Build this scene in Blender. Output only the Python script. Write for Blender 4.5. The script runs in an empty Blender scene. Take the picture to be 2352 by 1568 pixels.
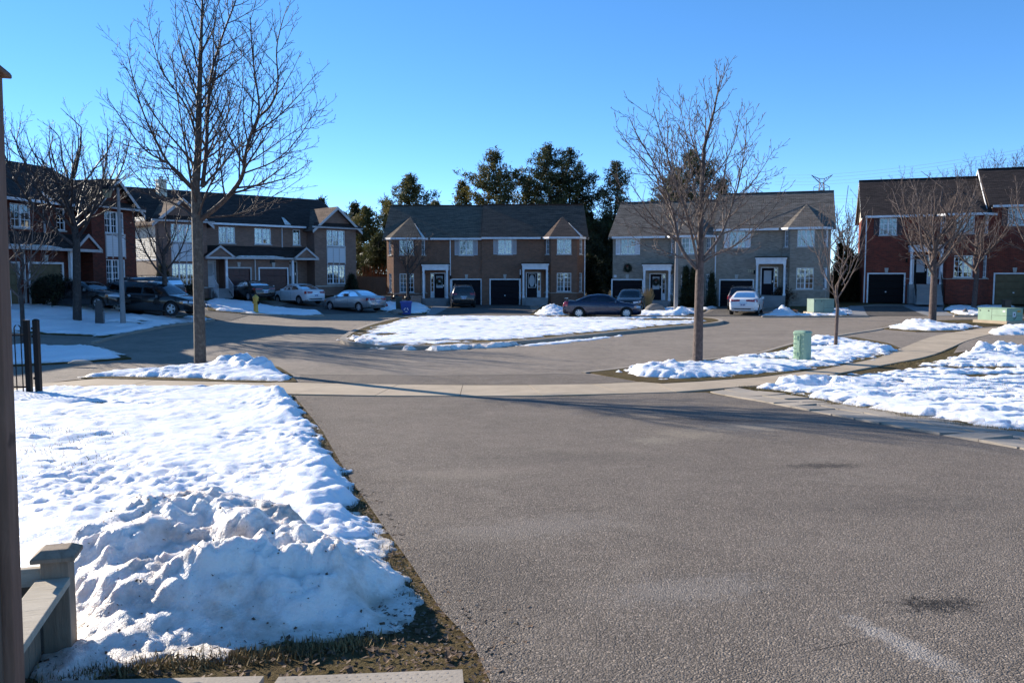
import bpy, bmesh, math, random
import numpy as np
from mathutils import Vector, Matrix
from mathutils.bvhtree import BVHTree
R = math.radians
C = bpy.context.scene.collection
scene = bpy.context.scene
# ---------------------------------------------------------------- camera, sky, sun
CAM_H, F_PX, PITCH = 2.6, 1900.0, R(4.634)
cam = bpy.data.cameras.new('camera'); cam.sensor_width = 36; cam.lens = 36*F_PX/2352
cam.clip_start = 0.05; cam.clip_end = 6000
camo = bpy.data.objects.new('camera', cam); C.objects.link(camo)
camo.location = (0, 0, CAM_H); camo.rotation_euler = (R(90)-PITCH, 0, 0); scene.camera = camo
SUN_AZ, SUN_EL = R(-53.0), R(21.0)          # azimuth from +Y, clockwise positive
world = bpy.data.worlds.new('World'); scene.world = world; world.use_nodes = True
wn = world.node_tree; wn.nodes.clear()
sky = wn.nodes.new('ShaderNodeTexSky'); sky.sky_type = 'NISHITA'; sky.sun_disc = False
sky.sun_elevation = SUN_EL; sky.sun_rotation = SUN_AZ; sky.air_density = 0.4; sky.dust_density = 0.0; sky.ozone_density = 2.0
sky.altitude = 100
bg = wn.nodes.new('ShaderNodeBackground'); bg.inputs['Strength'].default_value = 0.15
hsv = wn.nodes.new('ShaderNodeHueSaturation'); hsv.inputs['Saturation'].default_value = 1.34; hsv.inputs['Hue'].default_value = .501
gam = wn.nodes.new('ShaderNodeGamma'); gam.inputs['Gamma'].default_value = 0.78
wo = wn.nodes.new('ShaderNodeOutputWorld')
wn.links.new(sky.outputs[0], gam.inputs['Color']); wn.links.new(gam.outputs[0], hsv.inputs['Color']); wn.links.new(hsv.outputs[0], bg.inputs[0]); wn.links.new(bg.outputs[0], wo.inputs[0])
sun = bpy.data.lights.new('sun', 'SUN'); sun.energy = 3.45; sun.angle = R(0.5); sun.color = (1.0, 0.90, 0.76)
suno = bpy.data.objects.new('sun', sun); C.objects.link(suno)
sdir = Vector((math.sin(SUN_AZ)*math.cos(SUN_EL), math.cos(SUN_AZ)*math.cos(SUN_EL), math.sin(SUN_EL)))
suno.rotation_euler = (-sdir).to_track_quat('-Z', 'Y').to_euler(); suno.location = sdir*200
vs = scene.view_settings; vs.view_transform = 'Standard'; vs.look = 'None'; vs.gamma = 1.0; vs.use_curve_mapping = False
vs.exposure = 1.5
# ---------------------------------------------------------------- terrain
CP = np.array([(0,20,0),(0,30,0),(0,40,0),(0,50,0),(10,50,0),(20,50,0),(-8,50,0),(-12.5,48,0),(-15,41,0),(-15,33,0),(-12,25,0),
 (10,30,0),(20,40,0),(30,50,.03),(30,40,0),(-10,69,0),(6,69,0),(-2,60,0),(-2,80,.2),(-11,57,.05),(-15.6,61.5,.43),(-12.7,68,.95),
 (-24.4,57,.92),(-18.5,62,.85),(-20,75,1.2),(-18,59,.57),(-16.6,43,.1),(-18.2,42.4,.48),(-20.7,39.6,.35),(-21.8,41.5,.88),(-24,42,1.05),
 (-24.5,37,.9),(-22.5,50,1.0),(-20,36,.03),(-16.5,36,0),(-18,49,.3),(8.2,66,0),(23.5,61,.25),(16,63.5,.15),(15,52,0),(26.3,62,.49),(35.7,58.6,.45),
 (31,60,.45),(27,53,.05),(35,52,.1),(-40,60,1.3),(-40,45,1.4),(-30,30,.1),(40,70,.6),(0,100,.3),(48,55,.4),(-20,25,0),(-15,20,0),(-30,20,0),
 (25,25,0),(40,30,0),(45,40,.1),(-40,90,1.3),(40,95,.6),(20,20,0)], float)
_D = np.hypot(CP[:,None,0]-CP[None,:,0], CP[:,None,1]-CP[None,:,1])
_W = np.linalg.solve(_D - 0.05*np.eye(len(CP)), CP[:,2])
def hgt(x, y):
    x = np.asarray(x, float); y = np.asarray(y, float); sh = x.shape
    xf = np.clip(x.ravel(), -42, 46); yf = np.clip(y.ravel(), 19, 98)
    out = np.zeros(xf.shape)
    for (cx, cy, ch), w in zip(CP, _W): out += w*np.hypot(xf-cx, yf-cy)
    out = np.where(out > 0.06, out-0.03, np.where(out > 0, out*out/0.12, 0))
    d = 18.0-np.maximum(y.ravel(), -2)
    out = np.where(d > 0.5, 0.053*(d-0.25), np.where(d > -0.0, 0.053*0.5*d*d/0.5*0.5*2*0.5, out*1.0))
    out = np.where(y.ravel() < 18, out, np.where(out > 0, out, 0))
    return out.reshape(sh)
def h1(x, y): return float(hgt(np.array([x]), np.array([y]))[0])
_cp, _sp = math.cos(PITCH), math.sin(PITCH)
def ray(px, py):
    u = (px-1176)/F_PX; v = (784-py)/F_PX
    return Vector((u, _cp+v*_sp, -_sp+v*_cp))
def at(px, py, Y):                       # the point at ground distance Y seen along a line of sight
    d = ray(px, py); t = Y/d.y; return Vector((d.x*t, Y, CAM_H+d.z*t))
def G(px, py, dz=0.0):                   # where a line of sight meets the ground
    d = ray(px, py); h = dz
    y = 20
    for _ in range(40):
        if d.z >= -1e-4: break
        t = (CAM_H-h)/-d.z; x, yn = d.x*t, d.y*t
        h = 0.5*h+0.5*(h1(x, yn)+dz); y = yn
    t = (CAM_H-h)/-d.z
    return Vector((d.x*t, d.y*t, h))
# ---------------------------------------------------------------- noise
_rp = np.random.RandomState(7); _perm = _rp.permutation(4096); _ga = _rp.rand(4096)*2*np.pi
def pnoise(x, y, seed=0):
    x = x+seed*17.31; y = y+seed*9.77
    xi = np.floor(x).astype(int); yi = np.floor(y).astype(int); xf = x-xi; yf = y-yi
    def g(ix, iy, dx, dy):
        a = _ga[_perm[(ix+_perm[iy & 4095]) & 4095]]; return np.cos(a)*dx+np.sin(a)*dy
    u = xf*xf*xf*(xf*(xf*6-15)+10); v = yf*yf*yf*(yf*(yf*6-15)+10)
    a = g(xi, yi, xf, yf)*(1-u)+g(xi+1, yi, xf-1, yf)*u
    b = g(xi, yi+1, xf, yf-1)*(1-u)+g(xi+1, yi+1, xf-1, yf-1)*u
    return (a*(1-v)+b*v)*1.5
def fbm(x, y, seed=0, oct=4, gain=.5):
    o = 0; a = 1; f = 1
    for k in range(oct): o = o+a*pnoise(x*f, y*f, seed+k*3); a *= gain; f *= 2.03
    return o
# ---------------------------------------------------------------- materials
MATS = {}
def newmat(name):
    m = bpy.data.materials.new(name); m.use_nodes = True; n = m.node_tree.nodes; n.clear()
    o = n.new('ShaderNodeOutputMaterial'); b = n.new('ShaderNodeBsdfPrincipled')
    m.node_tree.links.new(b.outputs[0], o.inputs[0]); MATS[name] = m
    return m, m.node_tree, b
class N:                                  # tiny node builder
    def __init__(s, t): s.t = t
    def n(s, typ, **kw):
        q = s.t.nodes.new(typ)
        for k, v in kw.items(): setattr(q, k, v)
        return q
    def l(s, a, b): s.t.links.new(a, b)
    def coord(s, kind='Object', scale=None):
        c = s.n('ShaderNodeTexCoord').outputs[kind]
        if scale is not None:
            m = s.n('ShaderNodeMapping'); m.inputs['Scale'].default_value = scale; s.l(c, m.inputs[0]); c = m.outputs[0]
        return c
    def noise(s, vec, scale, detail=4, rough=.55, dist=0):
        q = s.n('ShaderNodeTexNoise'); q.inputs['Scale'].default_value = scale; q.inputs['Detail'].default_value = detail
        q.inputs['Roughness'].default_value = rough; q.inputs['Distortion'].default_value = dist; s.l(vec, q.inputs['Vector']); return q.outputs['Fac']
    def ramp(s, fac, stops):
        q = s.n('ShaderNodeValToRGB'); e = q.color_ramp.elements
        while len(e) < len(stops): e.new(.5)
        for i, (p, c) in enumerate(stops): e[i].position = p; e[i].color = (c if len(c) == 4 else (*c, 1)) if hasattr(c, '__len__') else (c, c, c, 1)
        s.l(fac, q.inputs[0]); return q.outputs[0]
    def mix(s, fac, a, b, mode='MIX'):
        q = s.n('ShaderNodeMix', data_type='RGBA', blend_type=mode)
        for i, v in ((0, fac), (6, a), (7, b)):
            if hasattr(v, 'links') or hasattr(v, 'is_linked'): s.l(v, q.inputs[i])
            elif i == 0: q.inputs[0].default_value = v
            else: q.inputs[i].default_value = (*v, 1) if len(v) == 3 else v
        return q.outputs[2]
    def math(s, op, a, b=0.0, c=None):
        q = s.n('ShaderNodeMath', operation=op)
        for i, v in enumerate((a, b, c)):
            if v is None: continue
            if hasattr(v, 'is_linked'): s.l(v, q.inputs[i])
            else: q.inputs[i].default_value = v
        return q.outputs[0]
    def bump(s, h, bsdf, strength=.5, dist=.01):
        q = s.n('ShaderNodeBump'); q.inputs['Strength'].default_value = strength; q.inputs['Distance'].default_value = dist
        s.l(h, q.inputs['Height']); s.l(q.outputs[0], bsdf.inputs['Normal'])
def plain(name, col, rough=.5, metal=0.0, spec=.5, var=.12, vscale=3.0, coat=0.0, bump=0.0, bscale=40):
    m, t, b = newmat(name); k = N(t)
    f = k.noise(k.coord(), vscale, 3)
    c2 = tuple(max(0, min(1, v*(1-var))) for v in col); c1 = tuple(min(1, v*(1+var)) for v in col)
    k.l(k.ramp(f, [(.3, c2), (.7, c1)]), b.inputs['Base Color'])
    b.inputs['Roughness'].default_value = rough; b.inputs['Metallic'].default_value = metal
    b.inputs['Specular IOR Level'].default_value = spec; b.inputs['Coat Weight'].default_value = coat; b.inputs['Coat Roughness'].default_value = .06
    if bump: k.bump(k.noise(k.coord(), bscale, 4), b, bump, .01)
    return m
def brickmat(name, c1, c2, mortar, rough=.85, bias=0.0, var=.5):
    m, t, b = newmat(name); k = N(t); uv = k.n('ShaderNodeUVMap').outputs[0]
    q = k.n('ShaderNodeTexBrick'); q.inputs['Scale'].default_value = 1.0; q.inputs['Brick Width'].default_value = .235; q.inputs['Row Height'].default_value = .077
    q.inputs['Mortar Size'].default_value = .006; q.inputs['Mortar Smooth'].default_value = .1; q.inputs['Bias'].default_value = bias
    q.inputs['Color1'].default_value = (*c1, 1); q.inputs['Color2'].default_value = (*c2, 1); q.inputs['Mortar'].default_value = (*mortar, 1)
    k.l(uv, q.inputs['Vector'])
    f = k.noise(uv, 1.3, 4); c = k.mix(.55, q.outputs['Color'], k.ramp(f, [(.3, 1-var*.6), (.7, 1.0)]), 'MULTIPLY')
    k.l(c, b.inputs['Base Color']); b.inputs['Roughness'].default_value = rough; b.inputs['Specular IOR Level'].default_value = .2
    k.bump(k.math('SUBTRACT', 1.0, q.outputs['Fac']), b, .6, .008)
    return m
def shingle(name, c1, c2, c3):
    m, t, b = newmat(name); k = N(t); uv = k.n('ShaderNodeUVMap').outputs[0]
    q = k.n('ShaderNodeTexBrick'); q.inputs['Scale'].default_value = 1.0; q.inputs['Brick Width'].default_value = .30; q.inputs['Row Height'].default_value = .14
    q.inputs['Mortar Size'].default_value = .008; q.inputs['Color1'].default_value = (*c1, 1); q.inputs['Color2'].default_value = (*c2, 1); q.inputs['Mortar'].default_value = (*c3, 1)
    k.l(uv, q.inputs['Vector'])
    mp = k.n('ShaderNodeMapping'); mp.inputs['Scale'].default_value = (.35, 2.2, 1); k.l(uv, mp.inputs[0])
    f = k.noise(mp.outputs[0], 2.0, 5, .65)
    c = k.mix(1.0, q.outputs['Color'], k.ramp(f, [(.32, .55), (.68, 1.25)]), 'MULTIPLY')
    k.l(c, b.inputs['Base Color']); b.inputs['Roughness'].default_value = .95; b.inputs['Specular IOR Level'].default_value = .12
    k.bump(q.outputs['Fac'], b, .5, -.01)
    return m
def siding(name, col):
    m, t, b = newmat(name); k = N(t); uv = k.n('ShaderNodeUVMap').outputs[0]
    s = k.n('ShaderNodeSeparateXYZ'); k.l(uv, s.inputs[0])
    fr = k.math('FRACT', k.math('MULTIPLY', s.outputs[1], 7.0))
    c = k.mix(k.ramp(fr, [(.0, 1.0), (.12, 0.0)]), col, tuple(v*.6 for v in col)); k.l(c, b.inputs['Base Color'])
    b.inputs['Roughness'].default_value = .55; k.bump(fr, b, .8, .012); return m
def wood(name, c1, c2, scale=(14, 14, 1.6), rough=.8, knots=True):
    m, t, b = newmat(name); k = N(t); v = k.coord('Object', scale)
    f = k.noise(v, 2.2, 6, .7, .6); c = k.ramp(f, [(.3, c1), (.7, c2)])
    if knots:
        g = k.noise(k.coord(), 7, 2); c = k.mix(k.ramp(g, [(.68, 0.0), (.75, .7)]), c, tuple(x*.35 for x in c1))
    k.l(c, b.inputs['Base Color']); b.inputs['Roughness'].default_value = rough; b.inputs['Specular IOR Level'].default_value = .25
    k.bump(f, b, .5, .01); return m
def bark(name, c1, c2, rough=.7, spec=.35, vs=6):
    m, t, b = newmat(name); k = N(t); f = k.noise(k.coord('Object', (vs, vs, vs*.25)), 4, 5, .7, .4); g = k.noise(k.coord(), 9, 3)
    c = k.mix(k.ramp(g, [(.5, 0.0), (.62, .55)]), k.ramp(f, [(.3, c1), (.7, c2)]), tuple(v*1.5 for v in c2)); k.l(c, b.inputs['Base Color'])
    b.inputs['Roughness'].default_value = rough; b.inputs['Specular IOR Level'].default_value = spec; k.bump(f, b, 1.0, .03); return m
def leaf(name, c1, c2):
    m, t, b = newmat(name); k = N(t); f = k.noise(k.coord(), .9, 4, .65)
    k.l(k.ramp(f, [(.35, c1), (.65, c2)]), b.inputs['Base Color']); b.inputs['Roughness'].default_value = .6; b.inputs['Specular IOR Level'].default_value = .3
    tl = k.n('ShaderNodeBsdfTranslucent'); mx = k.n('ShaderNodeMixShader'); mx.inputs[0].default_value = .28; k.l(k.ramp(f, [(.35, c1), (.65, c2)]), tl.inputs[0]); k.l(b.outputs[0], mx.inputs[1]); k.l(tl.outputs[0], mx.inputs[2])
    k.l(mx.outputs[0], [q for q in t.nodes if q.type == 'OUTPUT_MATERIAL'][0].inputs[0])
    return m
def snowmat(name, dirt=0.0, tint=(.90, .91, .93)):
    m, t, b = newmat(name); k = N(t); o = k.coord()
    c = tint
    f1 = k.noise(o, 26, 5, .62); f2 = k.noise(o, 130, 3, .6); f3 = k.noise(o, 7, 4, .6)
    if dirt:
        d1 = k.math('MULTIPLY', k.ramp(k.noise(o, 2.3, 6, .68), [(.47, 0.0), (.66, 1.0)]), dirt)
        c = k.mix(d1, tint, (.34, .25, .17))
        c = k.mix(k.ramp(k.noise(o, 21, 5, .75), [(.64, 0.0), (.72, .75)]), c, (.13, .09, .06))
    else:
        c = k.mix(k.ramp(k.noise(o, 1.1, 5, .6), [(.45, 0.0), (.8, .22)]), tint, (.72, .68, .60))
        c = k.mix(k.ramp(k.noise(o, 13, 6, .8), [(.72, 0.0), (.77, .6)]), c, (.25, .19, .11))
    at_ = k.n('ShaderNodeAttribute'); at_.attribute_name = 'thick'
    c = k.mix(k.math('MULTIPLY', k.ramp(at_.outputs['Fac'], [(.0, 1.0), (.55, 0.0)]), k.ramp(k.noise(o, 5, 6, .75), [(.34, .1), (.6, .85)])), c, (.42, .35, .26))
    k.l(c, b.inputs['Base Color']); b.inputs['Roughness'].default_value = .42; b.inputs['Specular IOR Level'].default_value = .35
    hh = k.math('ADD', k.math('MULTIPLY', f1, 1.0), k.math('ADD', k.math('MULTIPLY', f2, .35), k.math('MULTIPLY', f3, 1.6)))
    b.inputs['Subsurface Weight'].default_value = .6; b.inputs['Subsurface Radius'].default_value = (1.0, .85, .75); b.inputs['Subsurface Scale'].default_value = .022 if dirt else .05
    k.bump(hh, b, .95 if dirt else .65, .016); return m
def asphalt(name, base, stains=(), coarse=1.0):
    m, t, b = newmat(name); k = N(t); o = k.coord()
    big = k.noise(o, .55, 5, .6); mid = k.noise(o, 3.2, 5, .65); fine = k.noise(o, 58, 4, .75); v = k.n('ShaderNodeTexVoronoi'); v.inputs['Scale'].default_value = 95; k.l(o, v.inputs['Vector'])
    lo = tuple(x*.55 for x in base); hi = tuple(x*1.4 for x in base)
    c = k.mix(.5, k.ramp(big, [(.33, lo), (.67, hi)]), k.ramp(mid, [(.35, lo), (.65, hi)]))
    c = k.mix(.55*coarse, c, k.ramp(fine, [(.33, tuple(x*.25 for x in base)), (.5, base), (.68, tuple(min(1, x*2.3) for x in base))]))
    sp = k.n('ShaderNodeSeparateColor'); k.l(v.outputs['Color'], sp.inputs[0])
    c = k.mix(k.ramp(sp.outputs[0], [(.8, 0.0), (.95, .5*coarse)]), c, tuple(min(1, x*3.2) for x in base))
    c = k.mix(k.ramp(k.noise(o, 1.6, 6, .7, .5), [(.55, 0.0), (.78, .35)]), c, (.30, .265, .22))
    for (x, y, rx, ry, rot, col, amt, soft) in stains:
        mp = k.n('ShaderNodeMapping'); mp.vector_type = 'TEXTURE'; mp.inputs['Location'].default_value = (x, y, 0); mp.inputs['Rotation'].default_value = (0, 0, rot); mp.inputs['Scale'].default_value = (rx, ry, 1000)
        k.l(o, mp.inputs[0]); ln = k.n('ShaderNodeVectorMath', operation='LENGTH'); k.l(mp.outputs[0], ln.inputs[0])
        d = k.math('ADD', ln.outputs['Value'], k.math('MULTIPLY', k.math('SUBTRACT', k.noise(o, 11, 6, .85), .5), 3.2 if ry > .03 else 1.2))
        grain = k.ramp(k.noise(o, 42, 4, .8), [(.36, .25), (.56, 1.0)])
        c = k.mix(k.math('MULTIPLY', k.math('MULTIPLY', k.ramp(d, [(.35, 1.0), (.35+soft, 0.0)]), amt), grain), c, col)
    k.l(c, b.inputs['Base Color']); b.inputs['Roughness'].default_value = .85; b.inputs['Specular IOR Level'].default_value = .25
    k.bump(k.math('ADD', fine, k.math('MULTIPLY', v.outputs['Distance'], -.9)), b, .9*coarse, .012); return m
def concrete(name, base, rough=.85):
    m, t, b = newmat(name); k = N(t); o = k.coord(); f = k.noise(o, 1.2, 6, .65); g = k.noise(o, 60, 3, .6)
    c = k.mix(.35, k.ramp(f, [(.3, tuple(x*.72 for x in base)), (.7, tuple(x*1.16 for x in base))]), k.ramp(g, [(.3, tuple(x*.7 for x in base)), (.7, tuple(x*1.2 for x in base))]))
    k.l(c, b.inputs['Base Color']); b.inputs['Roughness'].default_value = rough; b.inputs['Specular IOR Level'].default_value = .2; k.bump(g, b, .35, .006); return m
def glassmat(name, tint=(.02, .025, .03), refl=.45):
    m = bpy.data.materials.new(name); m.use_nodes = True; t = m.node_tree; t.nodes.clear(); k = N(t); MATS[name] = m
    o = k.n('ShaderNodeOutputMaterial'); mx = k.n('ShaderNodeMixShader'); tr = k.n('ShaderNodeBsdfTransparent'); gl = k.n('ShaderNodeBsdfGlossy')
    tr.inputs[0].default_value = (.75, .8, .8, 1); gl.inputs['Roughness'].default_value = .03; gl.inputs[0].default_value = (.9, .95, 1, 1)
    fr = k.n('ShaderNodeFresnel'); fr.inputs[0].default_value = 1.5; f = k.noise(k.coord(), .8, 2)
    bp = k.n('ShaderNodeBump'); bp.inputs['Strength'].default_value = .12; bp.inputs['Distance'].default_value = .05; k.l(f, bp.inputs['Height']); k.l(bp.outputs[0], gl.inputs['Normal'])
    k.l(k.math('MINIMUM', k.math('ADD', fr.outputs[0], refl-.05), .95), mx.inputs[0]); k.l(tr.outputs[0], mx.inputs[1]); k.l(gl.outputs[0], mx.inputs[2]); k.l(mx.outputs[0], o.inputs[0]); return m
M = MATS
def ground_material():
    m, t, b = newmat('ground'); k = N(t); o = k.coord()
    f = k.noise(o, 1.7, 6, .7); g = k.noise(o, 38, 4, .75); e = k.noise(o, .5, 3)
    c = k.mix(.6, k.ramp(f, [(.3, (.050, .034, .018)), (.55, (.115, .085, .040)), (.75, (.17, .125, .06))]), k.ramp(g, [(.3, (.022, .015, .008)), (.55, (.12, .088, .038)), (.75, (.24, .18, .085))]))
    c = k.mix(k.ramp(e, [(.45, 0.0), (.65, .4)]), c, (.07, .068, .025))
    k.l(c, b.inputs['Base Color']); b.inputs['Roughness'].default_value = .95; b.inputs['Specular IOR Level'].default_value = .1; k.bump(g, b, 1.0, .03); return m
ground_material()
concrete('sidewalk', (.45, .365, .265)); concrete('curb', (.34, .29, .235)); concrete('slab', (.37, .32, .26)); concrete('stone', (.20, .18, .16)); concrete('step', (.26, .26, .26)); concrete('pole_concrete', (.27, .255, .25))
asphalt('road', (.22, .183, .146), coarse=.55)
asphalt('far_drive', (.085, .076, .068), coarse=.5)
asphalt('drive', (.152, .126, .102), stains=[(2.45, 4.62, .40, .22, .2, (.010, .008, .006), .97, .32), (3.5, 9.1, .6, .22, .1, (.02, .017, .015), .85, .5), (1.97, 4.05, .11, .55, .28, (.44, .41, .38), .55, 1.2),
   (1.1, 4.9, .75, .3, .3, (.30, .28, .26), .35, 1.2), (-.2, 5.2, .5, 1.2, .3, (.05, .043, .037), .35, 1.2), (3.4, 7.2, 1.4, .5, .15, (.06, .052, .045), .35, 1.2), (.6, 9.6, 1.6, .5, .1, (.055, .048, .042), .3, 1.2), (2.5, 11.6, .6, .7, .2, (.33, .28, .21), .6, .9), (3.6, 12.4, .9, .5, .2, (.36, .32, .26), .5, .9), (1.9, 11.0, .4, .4, 0, (.34, .30, .23), .5, .9), (-.6, 8.6, .9, .35, .1, (.28, .24, .19), .45, .9), (.2, 6.4, .9, .4, .4, (.29, .26, .23), .4, .9), (3.2, 13.3, 1.3, .22, -.2, (.018, .016, .015), .5, .7), (1.62, 4.02, .30, .010, .42, (.012, .01, .009), .95, .4), (1.2, 3.86, .2, .008, .3, (.02, .018, .016), .8, .5)])
snowmat('snow'); snowmat('snow_dirty', dirt=.62, tint=(.93, .86, .79)); snowmat('snow_far')
brickmat('brick_brown', (.19, .095, .062), (.27, .135, .085), (.24, .19, .15)); brickmat('brick_red', (.26, .054, .034), (.125, .034, .026), (.18, .11, .08))
brickmat('brick_dark', (.17, .040, .026), (.085, .026, .020), (.10, .07, .05)); brickmat('brick_grey', (.36, .305, .245), (.24, .20, .16), (.34, .30, .26)); brickmat('brick_mauve', (.27, .165, .125), (.21, .125, .095), (.26, .19, .15)); brickmat('brick_tan', (.38, .29, .21), (.32, .24, .18), (.34, .29, .24))
shingle('shingle_brown', (.150, .107, .082), (.105, .076, .060), (.05, .03, .022)); shingle('shingle_grey', (.205, .178, .150), (.135, .118, .100), (.055, .048, .042)); shingle('shingle_dark', (.066, .050, .045), (.043, .034, .031), (.018, .015, .013)); shingle('shingle_tan', (.165, .135, .105), (.115, .095, .076), (.055, .042, .03))
siding('siding_cream', (.62, .57, .46)); siding('siding_white', (.62, .63, .64))
plain('white_trim', (.70, .71, .73), .5); plain('grey_trim', (.45, .43, .42), .5); plain('vinyl', (.74, .75, .77), .45); plain('shutter_grey', (.42, .42, .44), .6); plain('shutter_white', (.72, .73, .75), .6); plain('shutter_dark', (.03, .024, .03), .5)
plain('navy_door', (.011, .010, .014), .7, spec=.15); plain('red_door', (.055, .010, .008), .45); plain('black_door', (.008, .008, .009), .7, spec=.12); plain('tan_door', (.15, .115, .065), .7, spec=.2); plain('dark_door', (.02, .014, .012), .4); plain('keystone', (.42, .40, .37), .8)
plain('blind', (.42, .45, .48), .7, var=.05); plain('curtain', (.5, .48, .44), .9, var=.2)
glassmat('pane', refl=.12); glassmat('car_glass', refl=.06)
plain('plastic_dark', (.025, .022, .02), .9); plain('interior', (.012, .012, .013), .9)
# ---------------------------------------------------------------- mesh helpers
class MB:
    def __init__(s): s.v = []; s.f = []; s.m = []
    def add(s, vs, fs, mi=0):
        o = len(s.v); s.v += [tuple(v) for v in vs]; s.f += [tuple(i+o for i in f) for f in fs]; s.m += [mi]*len(fs)
    def box(s, x0, x1, y0, y1, z0, z1, mi=0, M4=None):
        vs = [Vector((x, y, z)) for z in (z0, z1) for y in (y0, y1) for x in (x0, x1)]
        if M4 is not None: vs = [M4 @ v for v in vs]
        s.add(vs, [(0,2,3,1),(4,5,7,6),(0,1,5,4),(2,6,7,3),(0,4,6,2),(1,3,7,5)], mi)
    def prism(s, poly, z0, z1, mi=0, top=None):
        n = len(poly); t = top or poly
        s.add([(p[0], p[1], z0) for p in poly]+[(p[0], p[1], z1) for p in t], [tuple(range(n-1, -1, -1)), tuple(range(n, 2*n))]+[(i, (i+1) % n, n+(i+1) % n, n+i) for i in range(n)], mi)
    def slab(s, poly, th, mi=0):            # thick sheet: 3D polygon and its copy th below
        n = len(poly); d = Vector((0, 0, -th))
        s.add([Vector(p) for p in poly]+[Vector(p)+d for p in poly], [tuple(range(n)), tuple(range(2*n-1, n-1, -1))]+[(i, n+i, n+(i+1) % n, (i+1) % n) for i in range(n)], mi)
    def tube(s, pts, rad, k=6, mi=0, cap=True):
        n = len(pts); o = len(s.v); ref = None
        for i in range(n):
            a = pts[max(i-1, 0)]; b = pts[min(i+1, n-1)]; t = (b-a)
            if t.length < 1e-9: t = Vector((0, 0, 1))
            t.normalize()
            if ref is None: ref = Vector((1, 0, 0)) if abs(t.x) < .8 else Vector((0, 1, 0))
            u = t.cross(ref); u.normalize(); w = t.cross(u); ref = -w if False else ref
            r = rad[i] if hasattr(rad, '__len__') else rad
            for j in range(k):
                A = 2*math.pi*j/k; q = pts[i]+u*(math.cos(A)*r)+w*(math.sin(A)*r); s.v.append((q.x, q.y, q.z))
        for i in range(n-1):
            for j in range(k):
                j2 = (j+1) % k; s.f.append((o+i*k+j, o+i*k+j2, o+(i+1)*k+j2, o+(i+1)*k+j)); s.m.append(mi)
        if cap:
            s.f.append(tuple(o+j for j in range(k-1, -1, -1))); s.m.append(mi); s.f.append(tuple(o+(n-1)*k+j for j in range(k))); s.m.append(mi)
    def lathe(s, prof, k=16, mi=0, M4=None):
        o = len(s.v); n = len(prof)
        for r, z in prof:
            for j in range(k):
                A = 2*math.pi*j/k; v = Vector((r*math.cos(A), r*math.sin(A), z)); v = M4 @ v if M4 is not None else v; s.v.append((v.x, v.y, v.z))
        for i in range(n-1):
            for j in range(k):
                j2 = (j+1) % k; s.f.append((o+i*k+j, o+i*k+j2, o+(i+1)*k+j2, o+(i+1)*k+j)); s.m.append(mi)
        s.f.append(tuple(o+j for j in range(k-1, -1, -1))); s.m.append(mi); s.f.append(tuple(o+(n-1)*k+j for j in range(k))); s.m.append(mi)
def auto_uv(me):
    uv = me.uv_layers.new(name='UVMap').data; vv = me.vertices
    for p in me.polygons:
        n = p.normal
        if abs(n.z) > .98: t = Vector((1, 0, 0)); b = Vector((0, 1, 0))
        else:
            t = Vector((-n.y, n.x, 0)).normalized(); b = n.cross(t)
        for li in p.loop_indices:
            q = vv[me.loops[li].vertex_index].co; uv[li].uv = (q.dot(t), q.dot(b))
def tag(o, label=None, cat=None, group=None, kind=None):
    if label: o['label'] = label
    if cat: o['category'] = cat
    if group: o['group'] = group
    if kind: o['kind'] = kind
    return o
def obj(name, mb, mats, parent=None, smooth=None, uv=False, loc=None):
    me = bpy.data.meshes.new(name)
    if isinstance(mb, MB): me.from_pydata(mb.v, [], mb.f)
    else: me.from_pydata(mb[0], [], mb[1])
    ml = mats if isinstance(mats, (list, tuple)) else [mats]
    for m in ml: me.materials.append(M[m] if isinstance(m, str) else m)
    if isinstance(mb, MB) and len(ml) > 1: me.polygons.foreach_set('material_index', mb.m)
    me.update()
    if smooth is not None:
        me.polygons.foreach_set('use_smooth', [True]*len(me.polygons))
        if smooth < 3: me.set_sharp_from_angle(angle=smooth)
    if uv: auto_uv(me)
    o = bpy.data.objects.new(name, me); C.objects.link(o)
    if loc is not None: o.location = loc
    if parent is not None: o.parent = parent
    return o
def thing(name, label, cat, loc=(0, 0, 0), rotz=0, group=None):
    o = bpy.data.objects.new(name, None); C.objects.link(o); o.empty_display_size = .2
    o.location = loc; o.rotation_euler = (0, 0, rotz); return tag(o, label, cat, group)
def copy_tree(o, parent=None):
    c = o.copy(); C.objects.link(c)
    if parent is not None: c.parent = parent
    for ch in list(o.children): copy_tree(ch, c)
    return c
def npmesh(name, V, Fq, mats, smooth=True, parent=None):
    me = bpy.data.meshes.new(name); k = Fq.shape[1]
    me.vertices.add(len(V)); me.vertices.foreach_set('co', np.asarray(V, np.float32).ravel())
    me.loops.add(Fq.size); me.loops.foreach_set('vertex_index', Fq.astype(np.int32).ravel())
    me.polygons.add(len(Fq)); me.polygons.foreach_set('loop_start', np.arange(0, Fq.size, k, dtype=np.int32)); me.polygons.foreach_set('loop_total', np.full(len(Fq), k, np.int32))
    if smooth: me.polygons.foreach_set('use_smooth', np.ones(len(Fq), bool))
    me.update(calc_edges=True); me.validate()
    for m in (mats if isinstance(mats, (list, tuple)) else [mats]): me.materials.append(M[m])
    o = bpy.data.objects.new(name, me); C.objects.link(o)
    if parent is not None: o.parent = parent
    return o
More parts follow.
